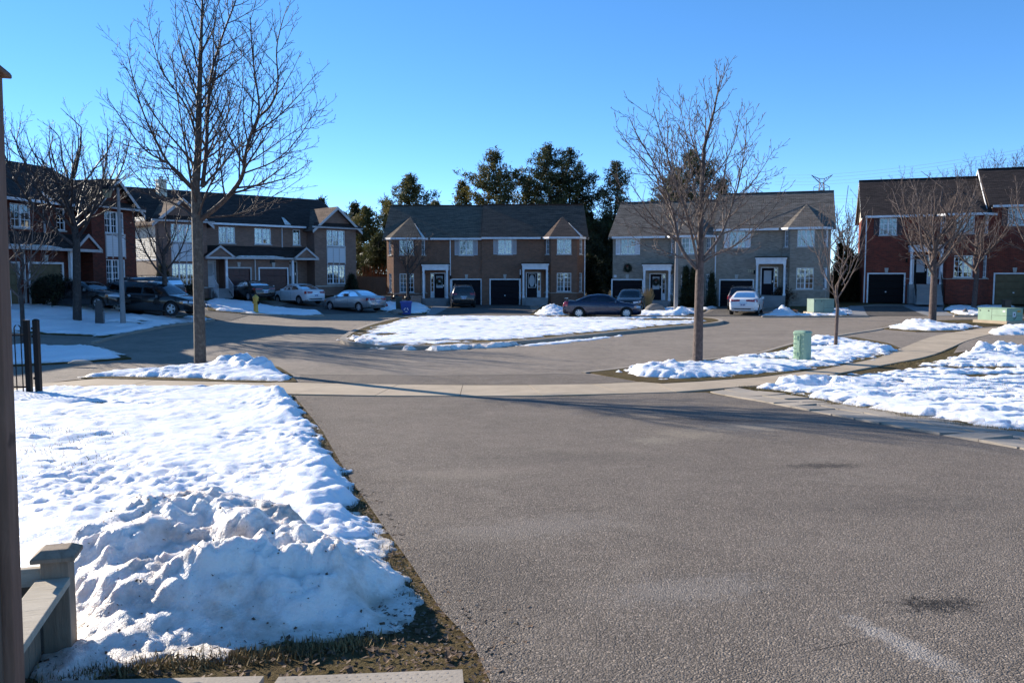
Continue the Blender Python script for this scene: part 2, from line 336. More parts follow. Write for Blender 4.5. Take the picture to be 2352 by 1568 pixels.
def gridmesh(name, X, Y, Z, mats, keep=None, thick=None):
    ny, nx = X.shape; idx = np.arange(nx*ny).reshape(ny, nx)
    Fq = np.stack([idx[:-1, :-1], idx[:-1, 1:], idx[1:, 1:], idx[1:, :-1]], -1).reshape(-1, 4)
    V = np.stack([X, Y, Z], -1).reshape(-1, 3)
    if keep is not None:
        Fq = Fq[keep.reshape(-1)[Fq].any(1)]; used = np.unique(Fq); mp = np.full(len(V), -1); mp[used] = np.arange(len(used)); V = V[used]; Fq = mp[Fq]
        if thick is not None: thick = thick.reshape(-1)[used]
    o = npmesh(name, V, Fq, mats)
    if thick is not None: a = o.data.attributes.new('thick', 'FLOAT', 'POINT'); a.data.foreach_set('value', np.ascontiguousarray(thick, np.float32).ravel())
    return o
def drape(name, poly, off, mat, cell=1.0, kind='structure', skirt=0.0, label=None):
    bm = bmesh.new(); f = bm.faces.new([bm.verts.new((p[0], p[1], 0)) for p in poly])
    xs = [p[0] for p in poly]; ys = [p[1] for p in poly]
    for a, lo, hi in ((0, min(xs), max(xs)), (1, min(ys), max(ys))):
        g = math.ceil(lo/cell)*cell
        while g < hi:
            if a == 0 or g > 18.5 or abs(g-round(g/3)*3) < .01:
                co = [0, 0, 0]; co[a] = g; no = [0, 0, 0]; no[a] = 1
                bmesh.ops.bisect_plane(bm, geom=bm.verts[:]+bm.edges[:]+bm.faces[:], plane_co=co, plane_no=no, dist=1e-5)
            g += cell
    bm.normal_update()
    for f in bm.faces:
        if f.normal.z < 0: f.normal_flip()
    H = hgt(np.array([v.co.x for v in bm.verts]), np.array([v.co.y for v in bm.verts]))
    for v, z in zip(bm.verts, H): v.co.z = z+off
    if skirt:
        be = [e for e in bm.edges if e.is_boundary]; r = bmesh.ops.extrude_edge_only(bm, edges=be)
        for v in [g for g in r['geom'] if isinstance(g, bmesh.types.BMVert)]: v.co.z -= skirt
    me = bpy.data.meshes.new(name); bm.to_mesh(me); bm.free(); me.materials.append(M[mat])
    o = bpy.data.objects.new(name, me); C.objects.link(o); return tag(o, label, kind=kind)
def px_poly(pts, dz=0): return [G(x, y, dz).xy for x, y in pts]
def densify(poly, step, closed=True):
    out = []; n = len(poly)
    for i in range(n if closed else n-1):
        a = Vector(poly[i]); b = Vector(poly[(i+1) % n]); k = max(1, int((b-a).length/step)); out += [a.lerp(b, j/k) for j in range(k)]
    if not closed: out.append(Vector(poly[-1]))
    return out
def smooth_poly(poly, it=2, closed=True):
    p = [Vector(q) for q in poly]
    for _ in range(it):                      # Chaikin
        o = []; n = len(p)
        for i in range(n if closed else n-1):
            a, b = p[i], p[(i+1) % n]; o += [a.lerp(b, .25), a.lerp(b, .75)]
        if not closed: o = [p[0]]+o+[p[-1]]
        p = o
    return p
def sdist(X, Y, poly):                       # signed distance, inside positive
    d = np.full(X.shape, 1e9); ins = np.zeros(X.shape, bool); n = len(poly)
    for i in range(n):
        ax, ay = poly[i][0], poly[i][1]; bx, by = poly[(i+1) % n][0], poly[(i+1) % n][1]
        ex, ey = bx-ax, by-ay; L = ex*ex+ey*ey+1e-12; t = np.clip(((X-ax)*ex+(Y-ay)*ey)/L, 0, 1)
        d = np.minimum(d, np.hypot(X-ax-t*ex, Y-ay-t*ey))
        c = (ay > Y) != (by > Y); xx = ax+(Y-ay)*ex/(ey if abs(ey) > 1e-12 else 1e-12); ins ^= c & (X < xx)
    return np.where(ins, d, -d)
def snow(name, poly, H=.10, edge=.35, res=.12, seed=1, jag=.12, lump=.04, lsc=2.2, holes=(), humps=(), off=0.0, mat='snow', label=None, melt=0.0, xs=None, ys=None, foot=0.0):
    px = [p[0] for p in poly]; py = [p[1] for p in poly]
    if xs is None: xs = np.arange(min(px)-.3, max(px)+.3+res, res)
    if ys is None: ys = np.arange(min(py)-.3, max(py)+.3+res, res)
    X, Y = np.meshgrid(xs, ys); sd = sdist(X, Y, poly)
    sd = sd+fbm(X*1.6, Y*1.6, seed+11, 4, .6)*jag+fbm(X*6, Y*6, seed+17, 2)*jag*.35
    t = np.clip(sd/edge, 0, 1); prof = np.sin(t*np.pi/2)**1.25
    z = H*(prof*(.75+.35*fbm(X*.7, Y*.7, seed, 3)))
    md = np.clip(.6+.95*fbm(X*.42, Y*.42, seed+77, 2), .15, 1.35)
    z = z+md*prof*lump*.66*(fbm(X*lsc*1.3, Y*lsc*1.3, seed+3, 5, .62)*.9+np.abs(pnoise(X*lsc*2.4, Y*lsc*2.4, seed+5))*.4)
    z = z+prof*.007*fbm(X*9.5, Y*9.5, seed+91, 3, .6)
    for (hx, hy, rx, ry, a) in humps: z = z+prof*a*np.exp(-((X-hx)/rx)**2-((Y-hy)/ry)**2)*(1+.45*fbm(X*3.2, Y*3.2, seed+21, 3))
    for (hx, hy, rx, ry) in holes:
        q = np.hypot((X-hx)/rx, (Y-hy)/ry)+fbm(X*4, Y*4, seed+31, 3)*.45; z = z-np.clip(1.25-q, 0, 1)*(H+.06)*1.6
    if foot: z = z-.6*foot*prof*np.clip(pnoise(X*3.1, Y*2.2, seed+41)*2.2-.55, 0, 1)
    if melt: z = z-np.clip(fbm(X*.9, Y*2.4, seed+51, 5, .62)-.95+melt, 0, 1)*(H+.05)*3
    z = np.where(sd < 0, np.maximum(sd, -.25)*.25-.005, z-.004)
    Z = hgt(X, Y)+off+z
    o = gridmesh(name, X, Y, Z, mat, keep=z > -.008, thick=np.clip(z/max(.06, H*.75), 0, 1))
    return tag(o, label, kind='stuff')
# ---------------------------------------------------------------- setting: ground, road, pavement
def ground():
    xs = np.unique(np.concatenate([np.array([-3000, -800, -300, -150, -90, -60]), np.arange(-48, 52.1, 1.0), np.array([60, 90, 150, 300, 800, 3000])]))
    ys = np.unique(np.concatenate([np.array([-3000, -400, -80, -20, -6]), np.arange(-3, 18, 1.5), np.arange(18, 80.1, 1.0), np.array([84, 90, 98, 120, 200, 500, 1200, 4000])]))
    X, Y = np.meshgrid(xs, ys); Z = hgt(X, Y)-.004
    tag(gridmesh('ground', X, Y, Z, 'ground'), 'brown winter grass and soil round the crescent', kind='structure')
ground()
SWF = [(-60, 905), (40, 889), (99, 882), (183, 871), (300, 872.5), (392, 876), (653, 880), (900, 886), (1293, 887), (1492, 879), (1608.6, 872), (1744, 861), (1924, 836), (2054.6, 809), (2104, 786.6), (2149, 771), (2217, 759.6), (2352, 748), (2480, 742)]
SWN = [(-60, 925), (40, 905), (104, 893), (183, 888.5), (313, 889), (470, 897), (674, 908), (900, 912), (1293, 911), (1473, 903.7), (1622, 901), (1721, 890), (1879, 867.6), (2059, 834), (2135, 820), (2190, 797), (2215, 785), (2270, 769), (2352, 758), (2480, 750)]
def resample(pl, step):
    d = [0]
    for a, b in zip(pl, pl[1:]): d.append(d[-1]+(b-a).length)
    n = max(2, int(d[-1]/step)); out = []
    for i in range(n+1):
        s = d[-1]*i/n; k = 0
        while k < len(d)-2 and d[k+1] < s: k += 1
        out.append(pl[k].lerp(pl[k+1], (s-d[k])/max(1e-9, d[k+1]-d[k])))
    return out
far_e = smooth_poly([G(x, y).xy for x, y in SWF], 2, False); near_e = smooth_poly([G(x, y).xy for x, y in SWN], 2, False)
def nearest_on(pl, q):
    best = None
    for a, b in zip(pl, pl[1:]):
        e = b-a; t = max(0, min(1, (q-a).dot(e)/max(1e-9, e.dot(e)))); p = a+e*t; dd = (p-q).length
        if best is None or dd < best[0]: best = (dd, p)
    return best[1]
fp = resample(far_e, 1.5); npt = [nearest_on(near_e, q) for q in fp]
swk = tag(bpy.data.objects.new('pavement', None), 'tan concrete pavement curving past the driveway ends', kind='structure'); C.objects.link(swk)
for i in range(len(fp)-1):
    a, b, c, d = npt[i], npt[i+1], fp[i+1], fp[i]; e = ((b-a)+(c-d)).normalized()*.006
    a, b, c, d = a+e, b-e, c-e, d+e; mb = MB(); zt = [h1(*q)+.028+random.Random(i).uniform(-.003, .003) for q in (a, b, c, d)]
    vs = [Vector((q.x, q.y, z)) for q, z in zip((a, b, c, d), zt)]; mb.slab(vs, .09); obj('slab', mb, 'sidewalk', swk)
# the road and everything paved behind the pavement, lots included
road = [q for q in far_e if q.y < 41 or q.x < 27]
road = [Vector(q) for q in road]+[Vector((40, 44)), Vector((46, 50.9)), Vector((36, 56)), Vector((34.5, 58.3)), Vector((27, 61)), Vector((24, 60)), Vector((8.5, 65.5)), Vector((6.3, 68.6)), Vector((-10.4, 68.6)), Vector((-11.5, 66.5)), Vector((-23.5, 56)), Vector((-22, 49)), Vector((-23.8, 44)), Vector((-24.6, 36)), Vector((-30, 33)), Vector((-40, 27))]
drape('road', road, .014, 'road', 1.0, label='grey asphalt road looping round the island with dark shaded left end')
D = dict()
drape('driveway', px_poly([(674, 909), (900, 912.5), (1293, 911.5), (1473, 904.5), (1622, 902), (1744, 923), (1924, 958), (2081, 987), (2352, 1035)])+[Vector((7.5, 6)), Vector((7.5, -2.5)), Vector((-.05, -2.5)), Vector((-.05, 3.4))]+px_poly([(1085, 1480), (1010, 1400), (945, 1300), (870, 1195), (800, 1095), (740, 990), (700, 940)]), .012, 'drive', 1.5, label='coarse worn asphalt driveway with oil stains in front')
def strip(name, pts, w, h, mat, off=0, closed=False, parent=None, label=None):     # kerb: thick band along a line
    p = [Vector(q) for q in pts]; n = len(p); L = []; Rr = []
    for i in range(n):
        a = p[(i-1) % n] if closed or i > 0 else p[i]; b = p[(i+1) % n] if closed or i < n-1 else p[i]
        t = (b-a).normalized(); nn = Vector((-t.y, t.x)); L.append(p[i]+nn*w/2); Rr.append(p[i]-nn*w/2)
    mb = MB()
    for i in range(n if closed else n-1):
        j = (i+1) % n; q = [Rr[i], Rr[j], L[j], L[i]]; mb.slab([Vector((v.x, v.y, h1(v.x, v.y)+off+h)) for v in q], h+.08)
    o = obj(name, mb, mat, parent); return tag(o, label, kind='structure')
# lawns behind the kerbs
def lawn(name, pts, off, label, world_pts=(), jit=.0):
    return drape(name, px_poly(pts)+[Vector(q) for q in world_pts], off, 'ground', 1.0, skirt=off+.02, label=label)
L0 = [(243, 777), (295, 767), (365, 753), (444, 744), (490, 736), (470, 724), (400, 729), (300, 729), (262, 724), (200, 708), (100, 702), (36, 700), (-60, 702), (-80, 770), (36, 763), (104, 769), (208, 773)]
lawn('lawn', L0, .06, 'front lawn of the red house on the left')
L0b = [(302, 826), (215, 796), (150, 801), (100, 798), (36, 800), (-60, 803), (-60, 846), (36, 843), (104, 839.5), (208, 833)]
lawn('lawn', L0b, .06, 'snowy strip of lawn between driveway and road on the left')
L1 = [(470, 688), (484, 687), (528, 689.7), (580, 695), (633, 706.6), (685, 713), (724, 714), (743, 726), (690, 728), (633, 726), (554, 721), (478, 714)]
lawn('lawn', L1, .06, 'wedge of lawn round the yellow hydrant')
L2 = [(858, 713), (868, 697), (880, 690), (960, 690), (990, 707), (978, 723), (925, 723), (898, 717)]
lawn('lawn', L2, .06, 'lawn by the blue bin in front of the brown brick house')
L2r = [(1216, 725.5), (1240, 708), (1255, 697), (1350, 697), (1365, 725)]
lawn('lawn', L2r, .06, 'lawn under the snow heap behind the navy car')
L3a = [(1438, 728), (1460, 716), (1475, 704), (1560, 700), (1600, 703), (1650, 703), (1624, 712), (1592, 728)]
lawn('lawn', L3a, .06, 'planted lawn with boulder in front of the grey brick house')
L3b = [(1752, 728.5), (1775, 715), (1790, 700), (1945, 702), (1950, 727), (1850, 729)]
lawn('lawn', L3b, .06, 'lawn beside the white car with green transformer')
L4 = [(2204, 727), (2165, 713), (2170, 702), (2300, 700), (2330, 710), (2400, 712), (2400, 727)]
lawn('lawn', L4, .06, 'lawn between concrete walk and tan garage on the right')
V1 = [(186, 871), (230, 860), (350, 848), (440, 840), (540, 834), (640, 845), (668, 862), (682, 879), (600, 881), (400, 876)]
lawn('verge', V1, .04, 'grass verge round the foot of the tall left tree')
V2 = [(1350, 857), (1420, 848), (1563, 831), (1654, 825), (1744, 813), (1789, 799), (1861, 780), (1897, 777.5), (1960, 776), (2040, 790), (2066, 801), (2014, 823), (1924, 843), (1879, 850), (1744, 868), (1608, 878), (1520, 883), (1470, 879)]
lawn('verge', V2, .04, 'grass verge with green pedestal and two trees')
V3 = [(2020, 756), (2060, 748), (2117, 739), (2150, 737), (2400, 733), (2400, 742), (2352, 746), (2252, 752), (2194, 763), (2104, 763)]
lawn('verge', V3, .04, 'narrow grass verge below the right transformer')
# dark driveways and walks of the far houses
def drv(pts, mat, label, off=.03): drape('driveway' if 'drive' in label else 'path', px_poly(pts), off, mat, 1.0, label=label)
drv([(1000, 723), (1045, 700.5), (1215, 700.5), (1225, 723)], 'far_drive', 'dark shared driveway of the brown brick house')
drv([(975, 722.5), (1000, 700.5), (1040, 700.5), (1002, 723)], 'step', 'pale concrete walk left of the dark suv')
drv([(1240, 711), (1240, 700.8), (1290, 700.8), (1260, 712)], 'step', 'short concrete walk at the right porch of the brown brick house')
drv([(640, 705), (700, 682), (790, 690), (868, 713), (862, 719), (760, 722), (744, 722), (726, 712), (690, 711)], 'far_drive', 'dark driveway under the white and silver cars')
drv([(1598, 727), (1660, 703), (1745, 703), (1756, 727)], 'far_drive', 'dark driveway under the white car at the grey house')
drv([(1995, 726.5), (1983, 704), (2072, 703), (2130, 726)], 'far_drive', 'dark driveway before the black garage door')
drv([(1953, 726.5), (1952, 703), (1982, 704), (1994, 726.5)], 'step', 'concrete walk left of the dark right driveway')
drv([(2132, 726), (2075, 703), (2090, 698), (2160, 698), (2200, 726)], 'step', 'pale concrete walk leading to the steps on the right')
drv([(300, 728), (470, 724), (492, 737), (530, 737), (575, 723), (480, 714), (430, 700), (250, 705)], 'far_drive', 'dark driveway under the black van')
# kerbs
kerbs = [([(490, 737), (444, 745), (365, 754), (295, 768), (255, 779), (215, 790)], 'kerb of the left lawn'), ([(743, 727), (690, 729), (633, 727), (554, 722)], 'kerb of the hydrant lawn'), ([(1430, 728.5), (1592, 728.5)], 'kerb before the boulder'),
  ([(1750, 729), (1850, 729.5), (1995, 728.5)], 'kerb before the small transformer'), ([(2190, 728), (2300, 728), (2400, 728)], 'kerb right of the walk'), ([(1340, 858), (1420, 849.5), (1563, 832), (1654, 826), (1744, 814), (1789, 799.5), (1861, 780.5), (1897, 777)], 'low kerb of the verge under the right tree'),
  ([(1897, 777), (1950, 768), (2014, 759), (2060, 748), (2117, 739), (2150, 736.5), (2400, 731)], 'low kerb across the neighbouring driveway')]
for pts, lb in kerbs:
    strip('kerb', densify(smooth_poly([G(x, y).xy for x, y in pts], 2, False), .7, False), .18, .05 if 'low' in lb else .10, 'curb', label=lb)
strip('road_seam', densify([G(x, y).xy for x, y in [(676, 861), (800, 862.5), (1021, 863.5), (1200, 861.5), (1350, 858)]], .8, False), .035, .016, 'plastic_dark', label='dark seam between the road and the driveway apron')
drape('driveway_apron', px_poly([(690, 862.5), (1021, 865), (1340, 860.5), (1430, 870), (1500, 877.5), (1293, 885.5), (900, 884.5), (684, 879.5)]), .022, 'drive', 1.0, label='coarse asphalt apron between pavement and road')
# the island
IS = [(783, 784), (800, 793), (860, 801), (930, 803.5), (1000, 802), (1100, 796), (1200, 790), (1300, 780), (1400, 770), (1500, 760), (1593, 752), (1640, 747), (1662, 741.5), (1640, 735), (1560, 732), (1465, 731.3), (1380, 730.6), (1300, 730), (1150, 729.5), (1000, 729.5), (930, 732), (870, 745), (820, 762)]
isl = smooth_poly(px_poly(IS), 2)
def inset(poly, d):
    n = len(poly); out = []; A = sum(poly[i].x*poly[(i+1) % n].y-poly[(i+1) % n].x*poly[i].y for i in range(n)); s = 1 if A > 0 else -1
    for i in range(n):
        t = (poly[(i+1) % n]-poly[i-1]).normalized(); out.append(poly[i]+Vector((-t.y, t.x))*d*s)
    return out
strip('kerb', isl, .24, .14, 'curb', closed=True, label='concrete kerb round the snowy island')
drape('island', inset(isl, .1), .13, 'ground', 2.0, label='raised oval island of grass in the road')
snow('snow', inset(isl, .7), H=.06, edge=.5, res=.14, seed=5, jag=.5, lump=.014, lsc=.9, off=.13, melt=.47, mat='snow_far', label='smooth sunlit snow over the island',
   holes=[(*G(1120, 790).xy, 2.6, .35), (*G(1300, 783).xy, 1.6, .25), (*G(890, 775).xy, .5, .7), (*G(1380, 733).xy, 4.0, .5), (*G(1530, 738).xy, 2.5, .8), (*G(1560, 741).xy, 3, .5), (*G(1420, 738).xy, 2.4, .45), (*G(1100, 741).xy, 1.4, .25), (*G(1250, 755).xy, 1.0, .3), (*G(960, 738).xy, .9, .4), (*G(1600, 746).xy, 1.2, .3)])
snow('snow', smooth_poly(px_poly([(785, 784), (800, 775), (850, 778), (885, 792), (905, 801), (870, 803), (820, 797)]), 1), H=.16, edge=.3, res=.08, seed=8, jag=.3, lump=.12, off=.03, mat='snow_dirty', label='dirty ploughed snow bank at the left tip of the island')
snow('snow', smooth_poly(px_poly([(912, 803), (940, 800), (960, 803), (940, 806)]), 1), H=.16, edge=.2, res=.07, seed=9, jag=.15, lump=.06, off=.01, mat='snow_dirty', label='small snow lump in the gutter below the island')
snow('snow', smooth_poly(px_poly([(965, 806), (1010, 800), (1100, 797), (1160, 791), (1200, 790.5), (1180, 797), (1100, 801), (1020, 806)]), 1), H=.17, edge=.25, res=.08, seed=10, jag=.22, lump=.08, off=.01, mat='snow_dirty', label='long low snow bank along the island gutter')
snow('snow', smooth_poly(px_poly([(1185, 794.5), (1300, 783), (1420, 772), (1435, 772), (1320, 787), (1220, 796)]), 1), H=.06, edge=.15, res=.09, seed=12, jag=.18, lump=.05, off=.012, label='thin shaded snow along the island kerb')
# snow on the lawns
snow('snow', smooth_poly(px_poly([(238, 775), (295, 765.5), (365, 752), (444, 743), (485, 736.5), (465, 728), (400, 731), (300, 731), (262, 726), (205, 710), (150, 706), (100, 704), (30, 702), (-60, 704), (-80, 768), (36, 762), (104, 767), (208, 771)]), 1), H=.13, edge=.4, res=.16, seed=13, jag=.25, lump=.05, lsc=1.0, off=.06, mat='snow_far', melt=.12, label='blue shaded snow over the lawn of the red house', holes=[(*G(381, 727).xy, 1.1, .5), (*G(300, 745).xy, .9, .25), (*G(345, 742).xy, .8, .22)])
snow('snow', smooth_poly(px_poly([(300, 825), (215, 797), (150, 802), (100, 799), (36, 801), (-60, 804), (-60, 845), (36, 842), (104, 838), (208, 832)]), 1), H=.16, edge=.5, res=.11, seed=14, jag=.15, lump=.05, lsc=1.2, off=.06, mat='snow_far', label='blue shaded snow wedge between the driveway and the road')
snow('snow', smooth_poly(px_poly([(474, 688.5), (528, 691), (580, 696), (633, 707.5), (685, 714), (724, 715), (740, 725.5), (690, 726.5), (633, 724.5), (554, 719.5), (480, 713)]), 1), H=.16, edge=.5, res=.16, seed=15, jag=.3, lump=.10, lsc=1.0, off=.06, mat='snow_far', label='snow wedge round the yellow hydrant')
snow('snow', smooth_poly(px_poly([(862, 712), (873, 696), (915, 694), (957, 695), (986, 707), (976, 722), (925, 722), (898, 716)]), 1), H=.22, edge=.6, res=.16, seed=16, jag=.3, lump=.10, lsc=1.0, off=.06, mat='snow_far', label='shaded snow patch round the blue bin', holes=[(*G(925, 716).xy, .9, 1.1)])
snow('snow', smooth_poly(px_poly([(1219, 725), (1255, 718), (1300, 717), (1330, 722), (1300, 726)]), 1), H=.16, edge=.6, res=.12, seed=17, jag=.3, lump=.2, lsc=1.0, off=.06, mat='snow_far', humps=[(*G(1258, 722).xy, .9, 1.2, .27), (*G(1285, 722).xy, .7, 1.2, .2)], label='heap of shovelled snow behind the navy car')
snow('snow', smooth_poly(px_poly([(1443, 727), (1475, 716), (1500, 712), (1540, 712), (1590, 708), (1595, 727)]), 1), H=.2, edge=.5, res=.16, seed=18, jag=.35, lump=.12, lsc=1.0, off=.06, mat='snow_far', humps=[(*G(1572, 724).xy, .6, 1.0, .35), (*G(1590, 722).xy, .6, 1.0, .2)], label='snow round the boulder and the tall lamp post')
snow('snow', smooth_poly(px_poly([(1605, 711), (1630, 706), (1645, 706), (1622, 714)]), 1), H=.12, edge=.3, res=.16, seed=28, jag=.25, lump=.05, off=.06, mat='snow_far', label='small snow patch left of the dark van')
snow('snow', smooth_poly(px_poly([(1756, 727.5), (1772, 722), (1790, 712), (1830, 716), (1945, 706), (1948, 726), (1850, 727.5)]), 1), H=.13, edge=.4, res=.16, seed=19, jag=.5, lump=.10, lsc=1.0, off=.06, mat='snow_far', melt=.5, humps=[(*G(1800, 718).xy, .6, 1.2, .28), (*G(1930, 724).xy, .5, 1.5, .2)], holes=[(*G(1850, 717).xy, 1.5, 3.0), (*G(1848, 722).xy, 1.3, 1.0)], label='patchy snow by the small green transformer')
snow('snow', smooth_poly(px_poly([(2205, 726), (2172, 713), (2180, 706), (2230, 705), (2255, 714), (2262, 724)]), 1), H=.16, edge=.4, res=.16, seed=20, jag=.4, lump=.08, lsc=1.0, off=.06, mat='snow_far', melt=.2, label='snow patch left of the tree before the tan garage')
snow('snow', smooth_poly(px_poly([(2240, 706), (2290, 702), (2330, 706), (2300, 709), (2262, 710)]), 1), H=.1, edge=.3, res=.16, seed=21, jag=.4, lump=.06, off=.06, mat='snow_far', melt=.3, label='thin snow streaks behind the right transformer')
snow('snow', smooth_poly(px_poly([(2175, 697), (2290, 696), (2300, 699), (2180, 700)]), 1), H=.1, edge=.3, res=.2, seed=22, jag=.3, lump=.06, off=.02, mat='snow_far', label='thin shaded snow below the red house window')
snow('snow', smooth_poly(px_poly([(186, 870), (230, 860.5), (350, 851), (440, 844), (540, 838), (600, 840), (652, 862), (666, 873), (640, 878), (600, 878), (400, 870), (280, 867)]), 1), H=.13, edge=.35, res=.07, seed=23, jag=.16, lump=.08, lsc=2.0, off=.04, label='sunlit snow mound on the verge right of the tall left tree', humps=[(*G(545, 852).xy, .7, .6, .30), (*G(605, 858).xy, .7, .5, .20), (*G(420, 862).xy, .9, .4, .06)], holes=[(*G(455, 845).xy, .5, .35), (*G(380, 858).xy, .45, .18), (*G(250, 872).xy, .8, .2)])
snow('snow', smooth_poly(px_poly([(1421, 858), (1473, 843), (1563, 835), (1654, 829), (1744, 817), (1825, 802), (1850, 786), (1880, 781), (1924, 782), (2032, 794), (2054, 803), (2014, 820), (1924, 840), (1879, 846.5), (1744, 862), (1699, 865), (1563, 874.5), (1496, 871)]), 1), H=.10, edge=.4, res=.075, seed=24, jag=.3, lump=.05, lsc=2.8, off=.04, melt=.52, foot=.03, label='sunlit snow on the verge round the right tree and green pedestal', humps=[(*G(1530, 860).xy, .9, .8, .22), (*G(1870, 787).xy, 1.0, .9, .18), (*G(1690, 850).xy, 2.2, .5, .06), (*G(2000, 806).xy, .8, .8, .12)], holes=[(*G(1600, 832).xy, .5, .35), (*G(1815, 829).xy, .9, .4), (*G(1890, 797).xy, 1.0, .35), (*G(1790, 812).xy, 1.3, .35), (*G(1745, 826).xy, .7, .25)])
snow('snow', smooth_poly(px_poly([(2032, 754), (2090, 746), (2117, 741), (2149, 748), (2252, 750), (2210, 757), (2194, 761), (2104, 760.5)]), 1), H=.14, edge=.4, res=.13, seed=25, jag=.3, lump=.08, lsc=1.2, off=.04, melt=.22, humps=[(*G(2115, 750).xy, .9, 1.2, .22)], label='snow mound at the foot of the tree before the right house')
snow('snow', smooth_poly(px_poly([(1726, 888), (1829, 903), (1924, 925), (2014, 940), (2192, 969), (2352, 988), (2500, 1010), (2560, 900), (2500, 815), (2352, 810), (2270, 803), (2176, 822), (2104, 843), (1969, 864), (1847, 872)]), 1), H=.10, edge=.45, res=.07, seed=26, jag=.32, lump=.035, lsc=2.8, off=.0, melt=.70, foot=.03, label='sunlit snow covering the lawn on the right', humps=[(*G(1850, 884).xy, 1.4, .5, .16), (*G(2000, 915).xy, 1.0, .4, .08), (*G(2250, 952).xy, 1.6, .5, .08), (*G(2280, 812).xy, 1.5, .7, .28)], holes=[(*G(2130, 845).xy, 2.0, .45), (*G(2240, 845).xy, 2.4, .35), (*G(2300, 862).xy, 1.3, .35), (*G(2100, 908).xy, .5, .25), (*G(2020, 880).xy, .7, .2), (*G(2180, 828).xy, 1.0, .3)])
snow('snow', smooth_poly(px_poly([(2262, 768), (2300, 760), (2352, 756), (2440, 752), (2440, 768), (2352, 769), (2300, 771)]), 1), H=.2, edge=.4, res=.14, seed=27, jag=.3, lump=.09, off=.0, humps=[(*G(2352, 763).xy, 1.5, 1.5, .2)], label='snow heap beyond the pavement at the right edge')
tag(drape('driveway', px_poly([(2202, 794), (2222, 783), (2275, 769), (2420, 771), (2500, 800), (2352, 806), (2262, 801), (2190, 812)]), .016, 'road', 1.5), 'grey asphalt of the next driveway at the right edge')
# ---------------------------------------------------------------- near lawn, pile, slabs
LN = [(-40, 912), (100, 890), (250, 891), (440, 889), (600, 885), (648, 897), (680, 928), (690, 950), (715, 985), (757, 1050), (805, 1130), (838, 1200), (876, 1260), (880, 1330), (500, 1420), (200, 1400), (-100, 1450), (-500, 1200)]
lp = smooth_poly(px_poly(LN), 1)
xs = np.concatenate([np.arange(-14, -5, .07), np.arange(-5, .3, .032)]); ys = [4.6]
while ys[-1] < 20.5: ys.append(ys[-1]+.0065*ys[-1])
snow('snow', lp, H=.11, edge=.25, seed=31, jag=.14, lump=.062, lsc=3.8, foot=.04, xs=xs, ys=np.array(ys), label='bright sunlit snow covering the near lawn on the left',
  humps=[(-4.6, 17.2, .9, .5, .18), (-3.6, 15.2, .8, .7, .12), (-3.2, 13.5, .9, .8, .12), (-2.7, 11.5, .5, 1.6, .06), (-1.9, 8.3, .35, 1.5, .10), (-1.5, 6.9, .35, .8, .10)],
  holes=[(*G(228, 930).xy, .55, .28), (*G(320, 934).xy, .35, .14), (*G(480, 892).xy, .2, .2), (*G(180, 1045).xy, .16, .07), (*G(120, 1075).xy, .14, .05), (*G(240, 1010).xy, .13, .06), (*G(90, 1020).xy, .2, .06), (*G(150, 1110).xy, .12, .05)])
